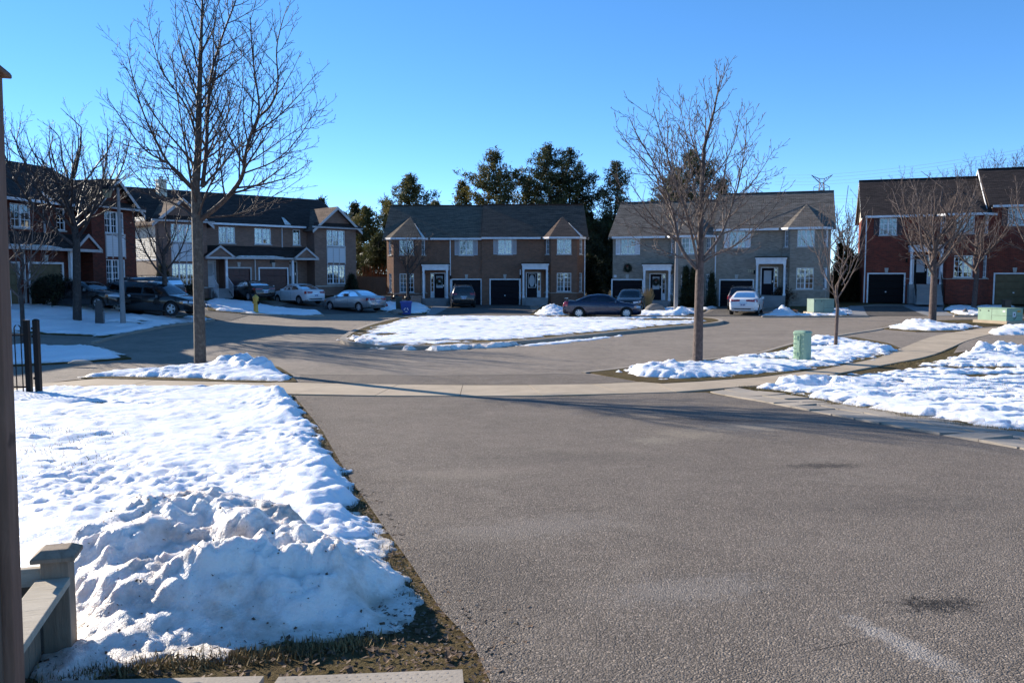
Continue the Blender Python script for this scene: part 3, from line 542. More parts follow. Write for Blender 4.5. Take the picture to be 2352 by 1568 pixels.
def pile():
    X, Y = np.meshgrid(np.arange(-3.3, .35, .02), np.arange(3.3, 6.9, .02))
    poly = smooth_poly([Vector(q) for q in [(-3.4, 4.25), (-2.42, 4.25), (-2.28, 3.95), (-2.12, 3.4)]]+px_poly([(150, 1590), (210, 1548), (300, 1525), (400, 1512), (500, 1505), (600, 1492), (700, 1478), (800, 1466), (870, 1455), (920, 1425), (962, 1398), (945, 1350), (925, 1315), (895, 1265), (868, 1215), (845, 1170)])+[Vector((-1.5, 6.8)), Vector((-3.4, 6.8))], 1)
    sd = sdist(X, Y, poly)+fbm(X*2.2, Y*2.2, 3, 4, .6)*.10+fbm(X*9, Y*9, 9, 3)*.03
    pr = np.clip(sd/.26, 0, 1); pr = np.sin(pr*np.pi/2)**.75
    z = .10*pr
    wx = X+.07*fbm(X*2.2, Y*2.2, 61, 2); wy = Y+.07*fbm(X*2.2, Y*2.2, 67, 2)
    for (a, b, rx, ry, h) in [(-2.05, 5.35, .62, .58, .35), (-1.35, 5.05, .50, .5, .30), (-.92, 4.85, .32, .36, .22), (-2.45, 4.75, .38, .35, .22), (-1.75, 4.45, .55, .24, .22), (-2.35, 4.2, .35, .22, .22), (-1.05, 4.5, .3, .2, .12), (-.6, 4.9, .2, .25, .10), (-2.75, 5.4, .5, .6, .18), (-.78, 4.42, .17, .14, .06), (-1.95, 4.42, .5, .16, .12), (-1.25, 4.55, .35, .16, .09)]:
        q = np.exp(-((wx-a)/rx)**2-((wy-b)/ry)**2); z = z+h*q
    z = 1.0*z*np.clip(sd/1.05, 0, 1)**.7
    pk = np.clip((z-.08)/.2, 0, 1)
    z = z+pr*(pk*.75+.25)*(.055*fbm(wx*1.5, wy*1.5, 71, 3, .45)+.015*(np.abs(fbm(wx*3.1, wy*3.1, 91, 3))-.3)+.022*fbm(wx*6, wy*6, 75, 4, .55)+.02*fbm(X*3.6, Y*3.6, 95, 3)+.015*fbm(X*14, Y*14, 79, 3, .6)+.006*fbm(X*38, Y*38, 83, 2))
    rc = np.random.RandomState(5); cl = np.zeros_like(z)
    for _ in range(520):
        a, b = rc.uniform(-2.9, -.4), rc.uniform(3.95, 5.9); r = rc.choice([.03, .04, .055, .075, .10, .15], p=[.22, .24, .22, .16, .10, .06]); ex = rc.uniform(.75, 1.35)
        qx = (X-a)*ex+.25*(Y-b)*rc.uniform(-1, 1)+.18*r*fbm(X*8, Y*8, 7, 2)*2; qd = (qx/r)**2+((Y-b)/(r*rc.uniform(.7, 1.0)))**2
        cl = np.maximum(cl, rc.uniform(.25, .5)*r*np.sqrt(np.clip(1-qd, 0, 1)))
    z = z+pr*np.clip(z/.25, 0, 1)*.020*np.sin(2*np.pi*(z/.17+.35*fbm(X*1.6, Y*1.6, 111, 3)))
    z = z+pr*np.clip(z/.12, 0, 1)*cl*.62
    for (a, b, r, d) in [(-.72, 4.62, .2, .16), (-1.95, 4.32, .12, .08), (-1.9, 5.0, .13, .09), (-1.2, 4.55, .14, .07), (-2.55, 4.45, .13, .1)]: z = z-d*np.exp(-((X-a)/r)**2-((Y-b)/(r*.8))**2)*pr
    far = np.clip((Y-6.0)/.8, 0, 1); z = z*(1-far)-far*.02
    z = np.where(sd < 0, np.maximum(sd, -.3)*.4, np.maximum(z, .012))
    o = gridmesh('snow_pile', X, Y, hgt(X, Y)+z, 'snow_dirty', keep=z > -.01, thick=np.clip(z/.09, 0, 1)); tag(o, 'dirty lumpy heap of shovelled snow beside the wooden rail', kind='stuff')
    rg = random.Random(8); mb = MB(); HZ = hgt(X, Y)+z; ny, nx = X.shape; k = 0
    while k < 420:
        i = rg.randrange(5, ny-5); j = rg.randrange(5, nx-5)
        if sd[i, j] < .03 or Y[i, j] > 5.9 or pnoise(X[i:i+1, j:j+1]*1.7, Y[i:i+1, j:j+1]*1.7, 99)[0, 0] < -.15: continue
        k += 1; s = rg.choice((.004, .005, .006, .008, .012)); c = Vector((X[i, j], Y[i, j], HZ[i, j]+.004)); a = rg.uniform(0, 6.28); e = Vector((math.cos(a), math.sin(a), rg.uniform(-.4, .4)))*s; f = Vector((-math.sin(a), math.cos(a), .3))*s*.6
        mb.add([c-e, c-f, c+e, c+f+Vector((0, 0, s*.5))], [(0, 1, 2), (0, 2, 3)])
    tag(obj('debris', mb, 'leaf_litter'), 'dark specks of soil and leaf on the snow heap', kind='stuff')
plain('leaf_litter', (.10, .055, .028), .8, var=.6, vscale=40)
pile()
def scraps(name, n, box, mat, sz, seed, poly=None, flat=.3, label=None, zoff=.01, kind='stuff', lift=0):     # leaf litter, stones
    rg = random.Random(seed); mb = MB(); k = 0
    while k < n:
        x = rg.uniform(box[0], box[1]); y = rg.uniform(box[2], box[3])
        if poly is not None and not poly(x, y): continue
        k += 1; s = rg.uniform(sz*.4, sz*1.3); c = Vector((x, y, h1(x, y)+zoff+lift)); a = rg.uniform(0, 6.28); e = Vector((math.cos(a), math.sin(a), rg.uniform(-flat, flat)))*s; f = Vector((-math.sin(a), math.cos(a), rg.uniform(-flat, flat)))*s*rg.uniform(.35, .8)
        mb.add([c-e, c-f*.9+Vector((0, 0, s*.12)), c+e, c+f+Vector((0, 0, s*.1))], [(0, 1, 2, 3)])
    return tag(obj(name, mb, mat), label, kind=kind)
plain('grit', (.16, .14, .12), .9, var=.5, vscale=60); plain('dry_grass', (.20, .145, .06), .85, var=.5, vscale=9); plain('green_grass', (.10, .095, .03), .85, var=.5, vscale=9)
edge_l = [G(x, y).xy for x, y in [(690, 930), (740, 1000), (800, 1100), (870, 1210), (935, 1310), (1000, 1400), (1070, 1480)]]
def near_edge(x, y):
    q = nearest_on(edge_l, Vector((x, y))); return -.45 < x-q.x < .16 and y > 3.6
scraps('leaf_litter', 2600, (-6, .3, 3.4, 17), 'leaf_litter', .022, 4, near_edge, label='brown leaf litter along the snow edge of the driveway')
scraps('leaf_litter', 1500, (-3, .1, 3.3, 4.6), 'leaf_litter', .02, 5, label='dark litter on the soil in front of the snow heap', flat=.5)
scraps('grit', 2600, (-4.5, .6, 3.2, 17), 'grit', .009, 6, lambda x, y: -.3 < x-nearest_on(edge_l, Vector((x, y))).x < .35, label='loose grit along the driveway edge', zoff=.018)
def blades(name, pts, n, width, hh, mat, seed, label, lean=.6, lift=0.0):
    rg = random.Random(seed); V = []; Fq = []; pl = [Vector(p) for p in pts]; ln = [(b-a).length for a, b in zip(pl, pl[1:])]; tot = sum(ln); P = []
    for _ in range(n):
        s = rg.uniform(0, tot); k = 0
        while k < len(ln)-1 and s > ln[k]: s -= ln[k]; k += 1
        q = pl[k].lerp(pl[k+1], min(1, s/ln[k])); P.append((q.x+rg.gauss(0, width), q.y+rg.gauss(0, width)))
    Z = hgt(np.array([p[0] for p in P]), np.array([p[1] for p in P]))
    for (x, y), z in zip(P, Z):
        a = rg.uniform(0, 6.28); l = rg.uniform(.4, 1.2)*hh; w = rg.uniform(.0025, .006); i = len(V); d = Vector((math.cos(a), math.sin(a), 0)); e = Vector((-d.y, d.x, 0))*w; b = Vector((x, y, z+lift)); t = b+d*l*rg.uniform(0, lean)+Vector((0, 0, l*rg.uniform(.4, 1)))
        V += [b-e, b+e, t]; Fq.append((i, i+1, i+2))
    o = npmesh(name, np.array([tuple(v) for v in V]), np.array(Fq), mat, smooth=False); return tag(o, label, kind='stuff')
fr = [G(x, y).xy for x, y in [(1705, 890), (1760, 898), (1829, 908), (1924, 932), (2014, 946), (2192, 976), (2352, 995), (2450, 1012)]]
blades('grass', fr, 9000, .09, .07, 'dry_grass', 1, 'dry grass fringe between the slabs and the right snow'); blades('grass', fr, 3000, .08, .06, 'green_grass', 2, 'greenish blades in the fringe by the slabs')
blades('grass', [G(x, y).xy for x, y in [(1496, 877), (1563, 879), (1700, 868), (1880, 850), (2014, 824), (2064, 804)]], 7000, .07, .07, 'dry_grass', 3, 'dry grass at the pavement side of the right verge')
blades('grass', [G(x, y).xy for x, y in [(1654, 826), (1744, 814), (1789, 800), (1825, 797)]], 3500, .16, .06, 'dry_grass', 4, 'straw grass behind the green pedestal')
blades('grass', [G(x, y).xy for x, y in [(200, 871), (400, 875), (600, 880), (670, 879)]], 4000, .07, .06, 'dry_grass', 5, 'dry grass at the pavement side of the left verge')
blades('grass', [G(x, y).xy for x, y in [(180, 930), (260, 928), (330, 935)]], 2600, .14, .06, 'dry_grass', 6, 'straw showing through the near snow')
blades('grass', [G(x, y).xy for x, y in [(35, 918), (100, 908), (150, 903)]], 1500, .12, .07, 'dry_grass', 7, 'straw at the foot of the iron gate post')
blades('grass', [G(x, y).xy for x, y in [(2070, 838), (2160, 832), (2260, 840), (2352, 850)]], 6000, .3, .05, 'dry_grass', 8, 'straw patches in the far part of the right lawn')
blades('grass', [G(x, y).xy for x, y in [(130, 1560), (300, 1535), (500, 1516), (700, 1496), (860, 1470)]], 2200, .06, .05, 'dry_grass', 9, 'dead blades on the soil below the snow heap')
blades('grass', [G(x, y).xy for x, y in [(700, 960), (760, 1060), (830, 1170), (900, 1290), (960, 1380)]], 1600, .05, .05, 'dry_grass', 10, 'dead blades along the left driveway edge')
blades('grass', [G(x, y).xy for x, y in [(2030, 752), (2120, 741), (2250, 745), (2350, 741)]], 2500, .25, .08, 'dry_grass', 11, 'straw round the right transformer pad')
blades('grass', [G(x, y).xy for x, y in [(60, 1000), (260, 1015), (80, 1050), (230, 1080), (70, 1110)]], 420, .22, .05, 'dry_grass', 21, 'straw tips poking through the near snow', lean=1.2, lift=.085)
blades('grass', [G(x, y).xy for x, y in [(1990, 880), (2150, 905), (2300, 880), (2352, 930)]], 700, .5, .05, 'dry_grass', 22, 'straw tips poking through the snow of the right lawn', lean=1.2, lift=.09)
# patio slabs edging the driveway, two rows
SN = resample(smooth_poly([G(x, y).xy for x, y in [(1630, 900.5), (1744, 923), (1924, 958), (2081, 987), (2352, 1035)]]+[Vector((7.6, 6.5)), Vector((7.9, 3.0))], 2, False), .62)
SF = resample(smooth_poly([G(x, y).xy for x, y in [(1690, 893.5), (1820, 911), (1924, 931), (2054, 949), (2183, 970), (2352, 997)]]+[Vector((8.9, 6.5)), Vector((9.2, 3.0))], 2, False), .62)
edging = tag(bpy.data.objects.new('paving', None), 'two rows of tilted concrete slabs edging the driveway', kind='structure'); C.objects.link(edging)
rg = random.Random(3)
for i in range(min(len(SN), len(SF))-1):
    a, b = SN[i], SN[i+1]; c = nearest_on(SF, b); d = nearest_on(SF, a)
    for r0, r1 in ((.0, .49), (.51, 1.0)):
        if i < 2 and (d-a).length < .5 and r0 > 0: continue
        q = [a.lerp(d, r0), b.lerp(c, r0), b.lerp(c, r1), a.lerp(d, r1)]; ce = sum(q, Vector((0, 0)))/4; q = [ce+(p-ce)*rg.uniform(.94, .97) for p in q]
        ang = rg.uniform(-.05, .05); q = [ce+Matrix.Rotation(ang, 2) @ (p-ce) for p in q]
        zt = [h1(*p)+.03+rg.uniform(-.012, .02) for p in q]; zt[2] = zt[1]+zt[3]-zt[0]
        mb = MB(); mb.slab([Vector((p.x, p.y, z)) for p, z in zip(q, zt)], .06); obj('paving_slab', mb, 'slab', edging)
# concrete landing with raised tread pattern at the bottom
def landing():
    mb = MB(); P = [G(x, y, .05) for x, y in [(612, 1558), (640, 1553), (1062, 1536), (1075, 1568)]]; c0, c1 = P[1], P[2]
    poly = [Vector((c0.x, c0.y)), Vector((c0.x-.02, c0.y-1.2)), Vector((c1.x+.12, c1.y-1.2)), Vector((c1.x, c1.y))]
    zt = h1(c0.x, c0.y)+.05; mb.slab([Vector((p.x, p.y, h1(p.x, p.y)+.05)) for p in poly], .12)
    o = tag(obj('landing', mb, 'slab'), 'pale concrete landing with raised tread marks beside the driveway', 'landing')
    tr = MB(); rg = random.Random(5)
    for i in range(26):
        for j in range(12):
            x = c0.x+.03+i*.045+(j % 2)*.02; y = c0.y-.03-j*.035
            if x > c1.x-.03: continue
            yy = y+(x-c0.x)*(c1.y-c0.y)/(c1.x-c0.x); z = h1(x, yy)+.0505; a = .9+rg.uniform(-.08, .08); d = Vector((math.cos(a), math.sin(a)))*.011; e = Vector((-d.y, d.x))*.28
            tr.add([(x-d.x, yy-d.y, z), (x+e.x, yy+e.y, z+.004), (x+d.x, yy+d.y, z), (x-e.x, yy-e.y, z+.004)], [(0, 1, 2, 3)])
    tag(obj('tread', tr, 'slab', o), kind='stuff')
    mb = MB(); b0 = G(430, 1563, .05); b1 = G(606, 1556, .05); mb.slab([Vector((x, y, h1(x, y)+.06)) for x, y in [(b0.x-.6, b0.y-.02), (b0.x-.6, b0.y-1), (b1.x, b1.y-1), (b1.x, b1.y)]], .12)
    tag(obj('paving_stone', mb, 'slab'), 'flat grey edging stone left of the concrete landing', 'paving stone')
landing()
# ---------------------------------------------------------------- houses
class Seg:
    def __init__(s, a, b):
        s.a = Vector((a[0], a[1], 0)); s.b = Vector((b[0], b[1], 0)); s.t = (s.b-s.a).normalized(); s.n = Vector((s.t.y, -s.t.x, 0)); s.L = (s.b-s.a).length
    def p(s, u, v, d=0): return s.a+s.t*u+s.n*d+Vector((0, 0, v))
    def box(s, mb, u0, u1, v0, v1, d0, d1, mi=0):
        vs = [s.p(u, v, d) for v in (v0, v1) for d in (d1, d0) for u in (u0, u1)]
        mb.add(vs, [(0,2,3,1),(4,5,7,6),(0,1,5,4),(2,6,7,3),(0,4,6,2),(1,3,7,5)], mi)
def wall(root, sg, v0, v1, holes, mat, name='wall', u0=0, u1=None, depth=.16):
    u1 = sg.L if u1 is None else u1; mb = MB()
    us = sorted({u0, u1}|{h[0] for h in holes}|{h[1] for h in holes}); vv = sorted({v0, v1}|{h[2] for h in holes}|{h[3] for h in holes})
    us = [u for u in us if u0 <= u <= u1]; vv = [v for v in vv if v0 <= v <= v1]
    for i in range(len(us)-1):
        for j in range(len(vv)-1):
            uc = (us[i]+us[i+1])/2; vc = (vv[j]+vv[j+1])/2
            if any(h[0] < uc < h[1] and h[2] < vc < h[3] for h in holes): continue
            mb.add([sg.p(us[i], vv[j]), sg.p(us[i+1], vv[j]), sg.p(us[i+1], vv[j+1]), sg.p(us[i], vv[j+1])], [(0, 1, 2, 3)])
    for (a, b, c, d) in holes:
        f = [sg.p(a, c), sg.p(b, c), sg.p(b, d), sg.p(a, d)]; g = [q-sg.n*depth for q in f]
        mb.add(f+g, [(i, 4+i, 4+(i+1) % 4, (i+1) % 4) for i in range(4)])
    return obj(name, mb, mat, root, uv=True)
RG = random.Random(12)
def window(root, sg, u0, u1, v0, v1, sashes=2, cols=2, rows=3, blind=None, sill=True, curtain=False):
    mb = MB(); w = .055; d0, d1 = -.10, -.03
    sg.box(mb, u0, u1, v0, v0+w, d0, d1); sg.box(mb, u0, u1, v1-w, v1, d0, d1); sg.box(mb, u0, u0+w, v0+w, v1-w, d0, d1); sg.box(mb, u1-w, u1, v0+w, v1-w, d0, d1)
    sw = (u1-u0)/sashes
    for i in range(1, sashes): sg.box(mb, u0+i*sw-w*.9, u0+i*sw+w*.9, v0+w, v1-w, d0, d1)
    fo = obj('window', mb, 'vinyl', root)
    for i in range(sashes):
        a = u0+i*sw+(w if i == 0 else w*.9); b = u0+(i+1)*sw-(w if i == sashes-1 else w*.9)
        pm = MB(); sg.box(pm, a, b, v0+w, v1-w, -.085, -.075); obj('pane', pm, 'pane', fo)
        if cols*rows > 1:
            mm = MB()
            for c in range(1, cols): uu = a+(b-a)*c/cols; sg.box(mm, uu-.017, uu+.017, v0+w, v1-w, -.073, -.06)
            for r in range(1, rows): q = v0+w+(v1-v0-2*w)*r/rows; sg.box(mm, a, b, q-.017, q+.017, -.0735, -.0605)
            obj('glazing_bars', mm, 'vinyl', fo)
        bl = blind if blind is not None else RG.choice((0, .5, 1, .7))
        if bl: bm = MB(); sg.box(bm, a, b, v1-w-(v1-v0-2*w)*bl, v1-w, -.15, -.13); obj('blind', bm, 'curtain' if curtain else 'blind', fo)
    if sill: sm = MB(); sg.box(sm, u0-.06, u1+.06, v0-.09, v0, -.02, .05); obj('sill', sm, 'keystone', fo)
    return fo
def shutter(root, sg, u0, u1, v0, v1, mat):
    mb = MB(); sg.box(mb, u0, u1, v0, v0+.07, 0, .04); sg.box(mb, u0, u1, v1-.07, v1, 0, .04); sg.box(mb, u0, u0+.06, v0+.07, v1-.07, 0, .04); sg.box(mb, u1-.06, u1, v0+.07, v1-.07, 0, .04)
    n = 12
    for i in range(n): a = v0+.07+(v1-v0-.14)*i/n; sg.box(mb, u0+.06, u1-.06, a, a+(v1-v0-.14)/n*.75, .003, .025)
    obj('shutter', mb, mat, root)
def garage(root, sg, u0, u1, v1, mat, trim='white_trim', key=True):
    w = .10; mb = MB(); sg.box(mb, u0-w, u0, 0, v1+w, -.14, .03); sg.box(mb, u1, u1+w, 0, v1+w, -.14, .03); sg.box(mb, u0, u1, v1, v1+w, -.14, .03)
    g = obj('garage_door', mb, trim, root); n = 4; ph = v1/n
    for i in range(n):
        pm = MB(); sg.box(pm, u0, u1, i*ph+.012, (i+1)*ph-.006, -.13, -.09); k = 4; pw = (u1-u0)/k
        for j in range(k): sg.box(pm, u0+j*pw+.08, u0+(j+1)*pw-.08, i*ph+.09, (i+1)*ph-.09, -.09, -.075)
        obj('panel', pm, mat, g)
    hm = MB(); sg.box(hm, (u0+u1)/2-.05, (u0+u1)/2+.05, .78, .86, -.09, -.04); obj('handle', hm, 'white_trim', g)
    if key:
        km = MB(); c = (u0+u1)/2; vs = [sg.p(c-.09, v1+w+.02, .05), sg.p(c+.09, v1+w+.02, .05), sg.p(c+.14, v1+w+.36, .05), sg.p(c-.14, v1+w+.36, .05)]; km.add(vs+[q-sg.n*.05 for q in vs], [(0,1,2,3),(7,6,5,4),(0,4,5,1),(1,5,6,2),(2,6,7,3),(3,7,4,0)]); obj('keystone', km, 'keystone', root)
def door(root, sg, u0, u1, v0, v1, mat, glass='rect', side=None):
    mb = MB(); w = .07; sg.box(mb, u0-w, u0, v0, v1+w, -.12, .01); sg.box(mb, u1, u1+w, v0, v1+w, -.12, .01); sg.box(mb, u0, u1, v1, v1+w, -.12, .01)
    fr = obj('door_frame', mb, 'white_trim', root)
    dm = MB(); sg.box(dm, u0, u1, v0, v1, -.10, -.06); sg.box(dm, u0+.15, u1-.15, v0+.15, v0+.75, -.06, -.045); d = obj('front_door', dm, mat, root)
    gm = MB(); W = u1-u0
    if glass == 'oval':
        c = (u0+u1)/2; vc = v0+1.38; n = 20; ring = [sg.p(c+.24*math.cos(2*math.pi*i/n), vc+.5*math.sin(2*math.pi*i/n), -.052) for i in range(n)]; gm.add(ring+[q-sg.n*.01 for q in ring], [tuple(range(n))]+[(i, n+i, n+(i+1) % n, (i+1) % n) for i in range(n)])
        tm = MB(); sg.box(tm, u0+.12, u1-.12, vc-.58, vc-.55, -.06, -.04); sg.box(tm, u0+.12, u1-.12, vc+.55, vc+.58, -.06, -.04); sg.box(tm, u0+.12, u0+.15, vc-.55, vc+.55, -.06, -.04); sg.box(tm, u1-.15, u1-.12, vc-.55, vc+.55, -.06, -.04); obj('moulding', tm, 'white_trim', d)
    else: sg.box(gm, u0+.17, u1-.17, v0+.85, v1-.2, -.055, -.045)
    obj('glass', gm, 'blind', d)
    hm = MB(); sg.box(hm, u1-.12, u1-.07, v0+.95, v0+1.1, -.06, -.01); obj('handle', hm, 'steel', d)
    if side:
        a, b = side; sm = MB(); sg.box(sm, a, b, v0, v0+.12, -.1, -.03); sg.box(sm, a, b, v1-.05, v1+.07, -.1, -.03); sg.box(sm, a, a+.06, v0+.12, v1-.05, -.1, -.03); sg.box(sm, b-.06, b, v0+.12, v1-.05, -.1, -.03); sg.box(sm, a+.06, b-.06, v0+.12, v0+.55, -.1, -.05)
        s = obj('sidelight', sm, 'white_trim', root); pm = MB(); sg.box(pm, a+.06, b-.06, v0+.55, v1-.05, -.085, -.075); obj('pane', pm, 'pane', s)
        qm = MB()
        for i in range(1, 4): q = v0+.55+(v1-v0-.6)*i/4; sg.box(qm, a+.06, b-.06, q-.017, q+.017, -.0735, -.0605)
        obj('glazing_bars', qm, 'vinyl', s)
plain('steel', (.5, .5, .5), .3, metal=1.0); plain('iron', (.005, .005, .006), .6, spec=.25)
def downspout(root, p, z0, z1, mat='white_trim'):
    mb = MB(); mb.box(p[0]-.04, p[0]+.04, p[1]-.07, p[1]+.0, z0, z1); obj('downspout', mb, mat, root)
def snowcap(root, pts, th=.05): mb = MB(); mb.slab(pts, th); obj('snow_cap', mb, 'snow_far', root)
def unit(root, X0, W, mirror, S, lift=0.0, fy=0.0, zoff=0.0, portico_wrap=False, bay_snow=True):
    U = (lambda u: X0+W-u) if mirror else (lambda u: X0+u)
    E = 5.63+lift+zoff; B = lift+zoff
    def sg(a, b): a = (U(a[0]), a[1]+fy); b = (U(b[0]), b[1]+fy); return Seg(b, a) if mirror else Seg(a, b)
    bd = -.8
    # bay
    for a, b, kind in (((0, 0), (.67, bd), 's'), ((.67, bd), (2.85, bd), 'f'), ((2.85, bd), (3.42, 0), 's')):
        s = sg(a, b); c = s.L/2; hw = .60 if kind == 'f' else .22
        hu = (c-hw, c+hw, B+4.22, B+5.46); hl = (c-hw, c+hw, B+1.10, B+2.66)
        wall(root, s, 0, E, [hu, hl], S['brick'], 'bay_wall')
        for h in (hu, hl): window(root, s, *h, sashes=2 if kind == 'f' else 1, cols=2, rows=3 if h is hu else 4, blind=None if kind == 'f' else 1)
        bm = MB(); s.box(bm, 0, s.L, B+.98, B+1.02, 0, .025); obj('sill_band', bm, 'keystone', root)
        tb = MB(); s.box(tb, 0, s.L, E-.16, E, 0, .03); obj('frieze', tb, 'white_trim', root)
    # main front wall
    s = sg((3.42, 0), (W, 0)); conv = (lambda u: (X0+W-u)-s.a.x) if mirror else (lambda u: X0+u-s.a.x)
    rng = lambda a, b: tuple(sorted((conv(a), conv(b))))
    du = rng(3.98, 4.86); sl = rng(3.66, 3.98); ga = rng(5.50, 7.90); wu = rng(6.1, 7.28); lw = None
    dh = (min(du[0], sl[0]), max(du[1], sl[1]), B+.62, B+2.72)
    wall(root, s, 0, E, [(*ga, 0, 2.13), dh, (*wu, B+4.22, B+5.46)], S['brick'])
    tb = MB(); s.box(tb, 0, s.L, E-.16, E, 0, .03); obj('frieze', tb, 'white_trim', root)
    garage(root, s, *ga, 2.13, S['garage']); door(root, s, *du, B+.62, B+2.66, S['door'], S.get('glass', 'rect'), sl)
    window(root, s, *wu, B+4.22, B+5.46, cols=2, rows=3, blind=S.get('ublind', 1))
    shutter(root, s, wu[0]-.38, wu[0]-.02, B+4.2, B+5.48, S['shutter']); shutter(root, s, wu[1]+.02, wu[1]+.38, B+4.2, B+5.48, S['shutter'])
    if lift+.0 >= 0: bm = MB(); a, b = sorted((conv(4.95), conv(5.36))); s.box(bm, a, b, B+.98, B+1.02, 0, .02); obj('sill_band', bm, 'keystone', root)
    # portico
    a, b = rng(3.1, 5.25); pm = MB(); s.box(pm, a, b, B+2.95, B+3.3, -.0, 1.25); s.box(pm, a-.06, b+.06, B+3.3, B+3.42, 0, 1.32); obj('portico', pm, 'white_trim', root)
    rm = MB(); s.box(rm, a-.1, b+.1, B+3.42, B+3.50, 0, 1.36); obj('portico_roof', rm, S['roof'], root)
    fm = MB(); s.box(fm, a, b, 0, B+.60, .001, 1.3); obj('porch_floor', fm, 'step', root)
    for q in (a+.1, b-.1):
        cm = MB(); s.box(cm, q-.10, q+.10, B+.60, B+.75, 1.02, 1.22); s.box(cm, q-.075, q+.075, B+.75, B+2.85, 1.045, 1.195); s.box(cm, q-.10, q+.10, B+2.85, B+2.95, 1.02, 1.22); obj('column', cm, 'white_trim', root)
    ns = 3 if lift < .3 else 7; top = B+.60
    for i in range(ns-1): mb = MB(); s.box(mb, a+.3, b-.1, 0, top*(ns-1-i)/ns, 1.301+i*.28, 1.58+i*.28); obj('step', mb, 'step', root)
    if lift >= .3:
        for q in (a+.32, b-.12):
            im = MB(); d1 = 1.3+(ns-1)*.28; im.tube([s.p(q, top+.9, 1.2), s.p(q, .95, d1)], .02, 5)
            for i in range(10): t = i/9; im.tube([s.p(q, top*(1-t)+.05, 1.2+(d1-1.2)*t), s.p(q, (top+.9)*(1-t)+.95*t, 1.2+(d1-1.2)*t)], .01, 4)
            obj('railing', im, 'iron', root)
    lm = MB(); q = conv(5.38); s.box(lm, q-.06, q+.06, B+2.2, B+2.5, 0, .16); obj('wall_lamp', lm, 'iron', root)
    # bay hip roof
    ez = E; o = .35; ax, ay = U(1.72), fy+2.7; az = ez+.62*(2.7+.42)+.03
    pts = [(-o*.9, -.05), (.52, bd-o), (3.0, bd-o), (3.42+o*.8, -.1), (3.42+o+.9, .6)]
    P3 = [Vector((U(x), y+fy, ez+max(0, (y+.42))*.62+.02 if y > 0 else ez)) for x, y in pts]; P3[0].z = ez+.02; ap = Vector((ax, ay, az)); hm = MB()
    back0 = Vector((U(-o*.9), fy+.9, ez+.62*1.32+.03))
    fan = [back0]+P3 if True else P3
    for i in range(len(fan)-1):
        tri = [fan[i], fan[i+1], ap] if not mirror else [fan[i+1], fan[i], ap]; hm.slab(tri, .10)
    obj('bay_roof', hm, S['roof'], root, uv=True)
    gm = MB(); q = [(-o*.9, -.05), (.52, bd-o), (3.0, bd-o), (3.42+o*.8, -.1)]
    for (x0, y0), (x1, y1) in zip(q, q[1:]):
        g = sg((x0, y0), (x1, y1)); g.box(gm, 0, g.L, ez-.15, ez+.0, -.10, .05)
    g = sg((3.42+o*.8, -.42), (W, -.42)); g.box(gm, 0, g.L, ez-.15, ez+.0, -.10, .05); obj('gutter', gm, 'white_trim', root)
    sf = MB(); n = [Vector((U(x), y+fy, ez-.13)) for x, y in [(-o*.9, -.05), (.52, bd-o), (3.0, bd-o), (3.42+o*.8, -.1), (3.42+o*.8, -.42), (W, -.42), (W, .1), (0, .1)]]; sf.slab(n if not mirror else n[::-1], .03); obj('soffit', sf, 'white_trim', root)
    if bay_snow:                               # snow lying on the face turned away from the sun
        i0, i1 = (P3[2], P3[3]) if not mirror else (P3[1], P3[0]); 
        q0 = i0.lerp(i1, .12) if not mirror else i0.lerp(i1, .12); q1 = i0.lerp(i1, .75); up = Vector((0, 0, .035)); q2 = q1.lerp(ap, .28); q3 = q0.lerp(ap, .66)
        tri = [q0+up, q0.lerp(q1, .45)+up, q3+up]; snowcap(root, tri if not mirror else tri[::-1], .03)
    # main roof for this unit
    D = 9.0; o = .42; r = .62; rz = ez+r*(D/2+o); mm = MB(); a, b = X0, X0+W
    lo, hi = S.get('over', (0, 0)); a -= lo; b += hi
    mm.slab([Vector((a, fy-o, ez)), Vector((b, fy-o, ez)), Vector((b, fy+D/2, rz)), Vector((a, fy+D/2, rz))], .16); mm.slab([Vector((a, fy+D/2, rz-.001)), Vector((b, fy+D/2, rz-.001)), Vector((b, fy+D+o, ez)), Vector((a, fy+D+o, ez))], .16)
    obj('roof', mm, S['roof'], root, uv=True)
    rc = MB(); rc.tube([Vector((a, fy+D/2, rz)), Vector((b, fy+D/2, rz))], .09, 6); obj('ridge_cap', rc, S['roof'], root)
    wall(root, Seg((X0+W, D+fy), (X0, D+fy)), 0, ez, [], S['brick'])
    return E, rz
def gable_end(root, x, E, rz, D, left, mats, fy=0, sidez=0.0, trim=True):
    sgm = Seg((x, D+fy), (x, fy)) if left else Seg((x, fy), (x, D+fy))
    wall(root, sgm, 0, E, [], mats[0])
    mb = MB(); e = .0; q = [Vector((x, fy, E)), Vector((x, D+fy, E)), Vector((x, fy+D/2, rz-.16))]; mb.add(q if not left else q[::-1], [(0, 1, 2)]); obj('gable', mb, mats[1], root, uv=True)
    if trim:
        s = -1 if left else 1; tm = MB(); xx = x+s*.3; o = .42
        for y0, y1 in ((fy-o, fy+D/2), (fy+D+o, fy+D/2)):
            tm.add([Vector((xx, y0, E-.2)), Vector((xx, y1, rz-.2)), Vector((xx, y1, rz-.002)), Vector((xx, y0, E-.002)), Vector((xx-s*.04, y0, E-.2)), Vector((xx-s*.04, y1, rz-.2)), Vector((xx-s*.04, y1, rz-.002)), Vector((xx-s*.04, y0, E-.002))], [(0,1,2,3),(7,6,5,4),(0,4,5,1),(3,2,6,7),(0,3,7,4),(1,5,6,2)])
        obj('bargeboard', tm, 'white_trim', root)
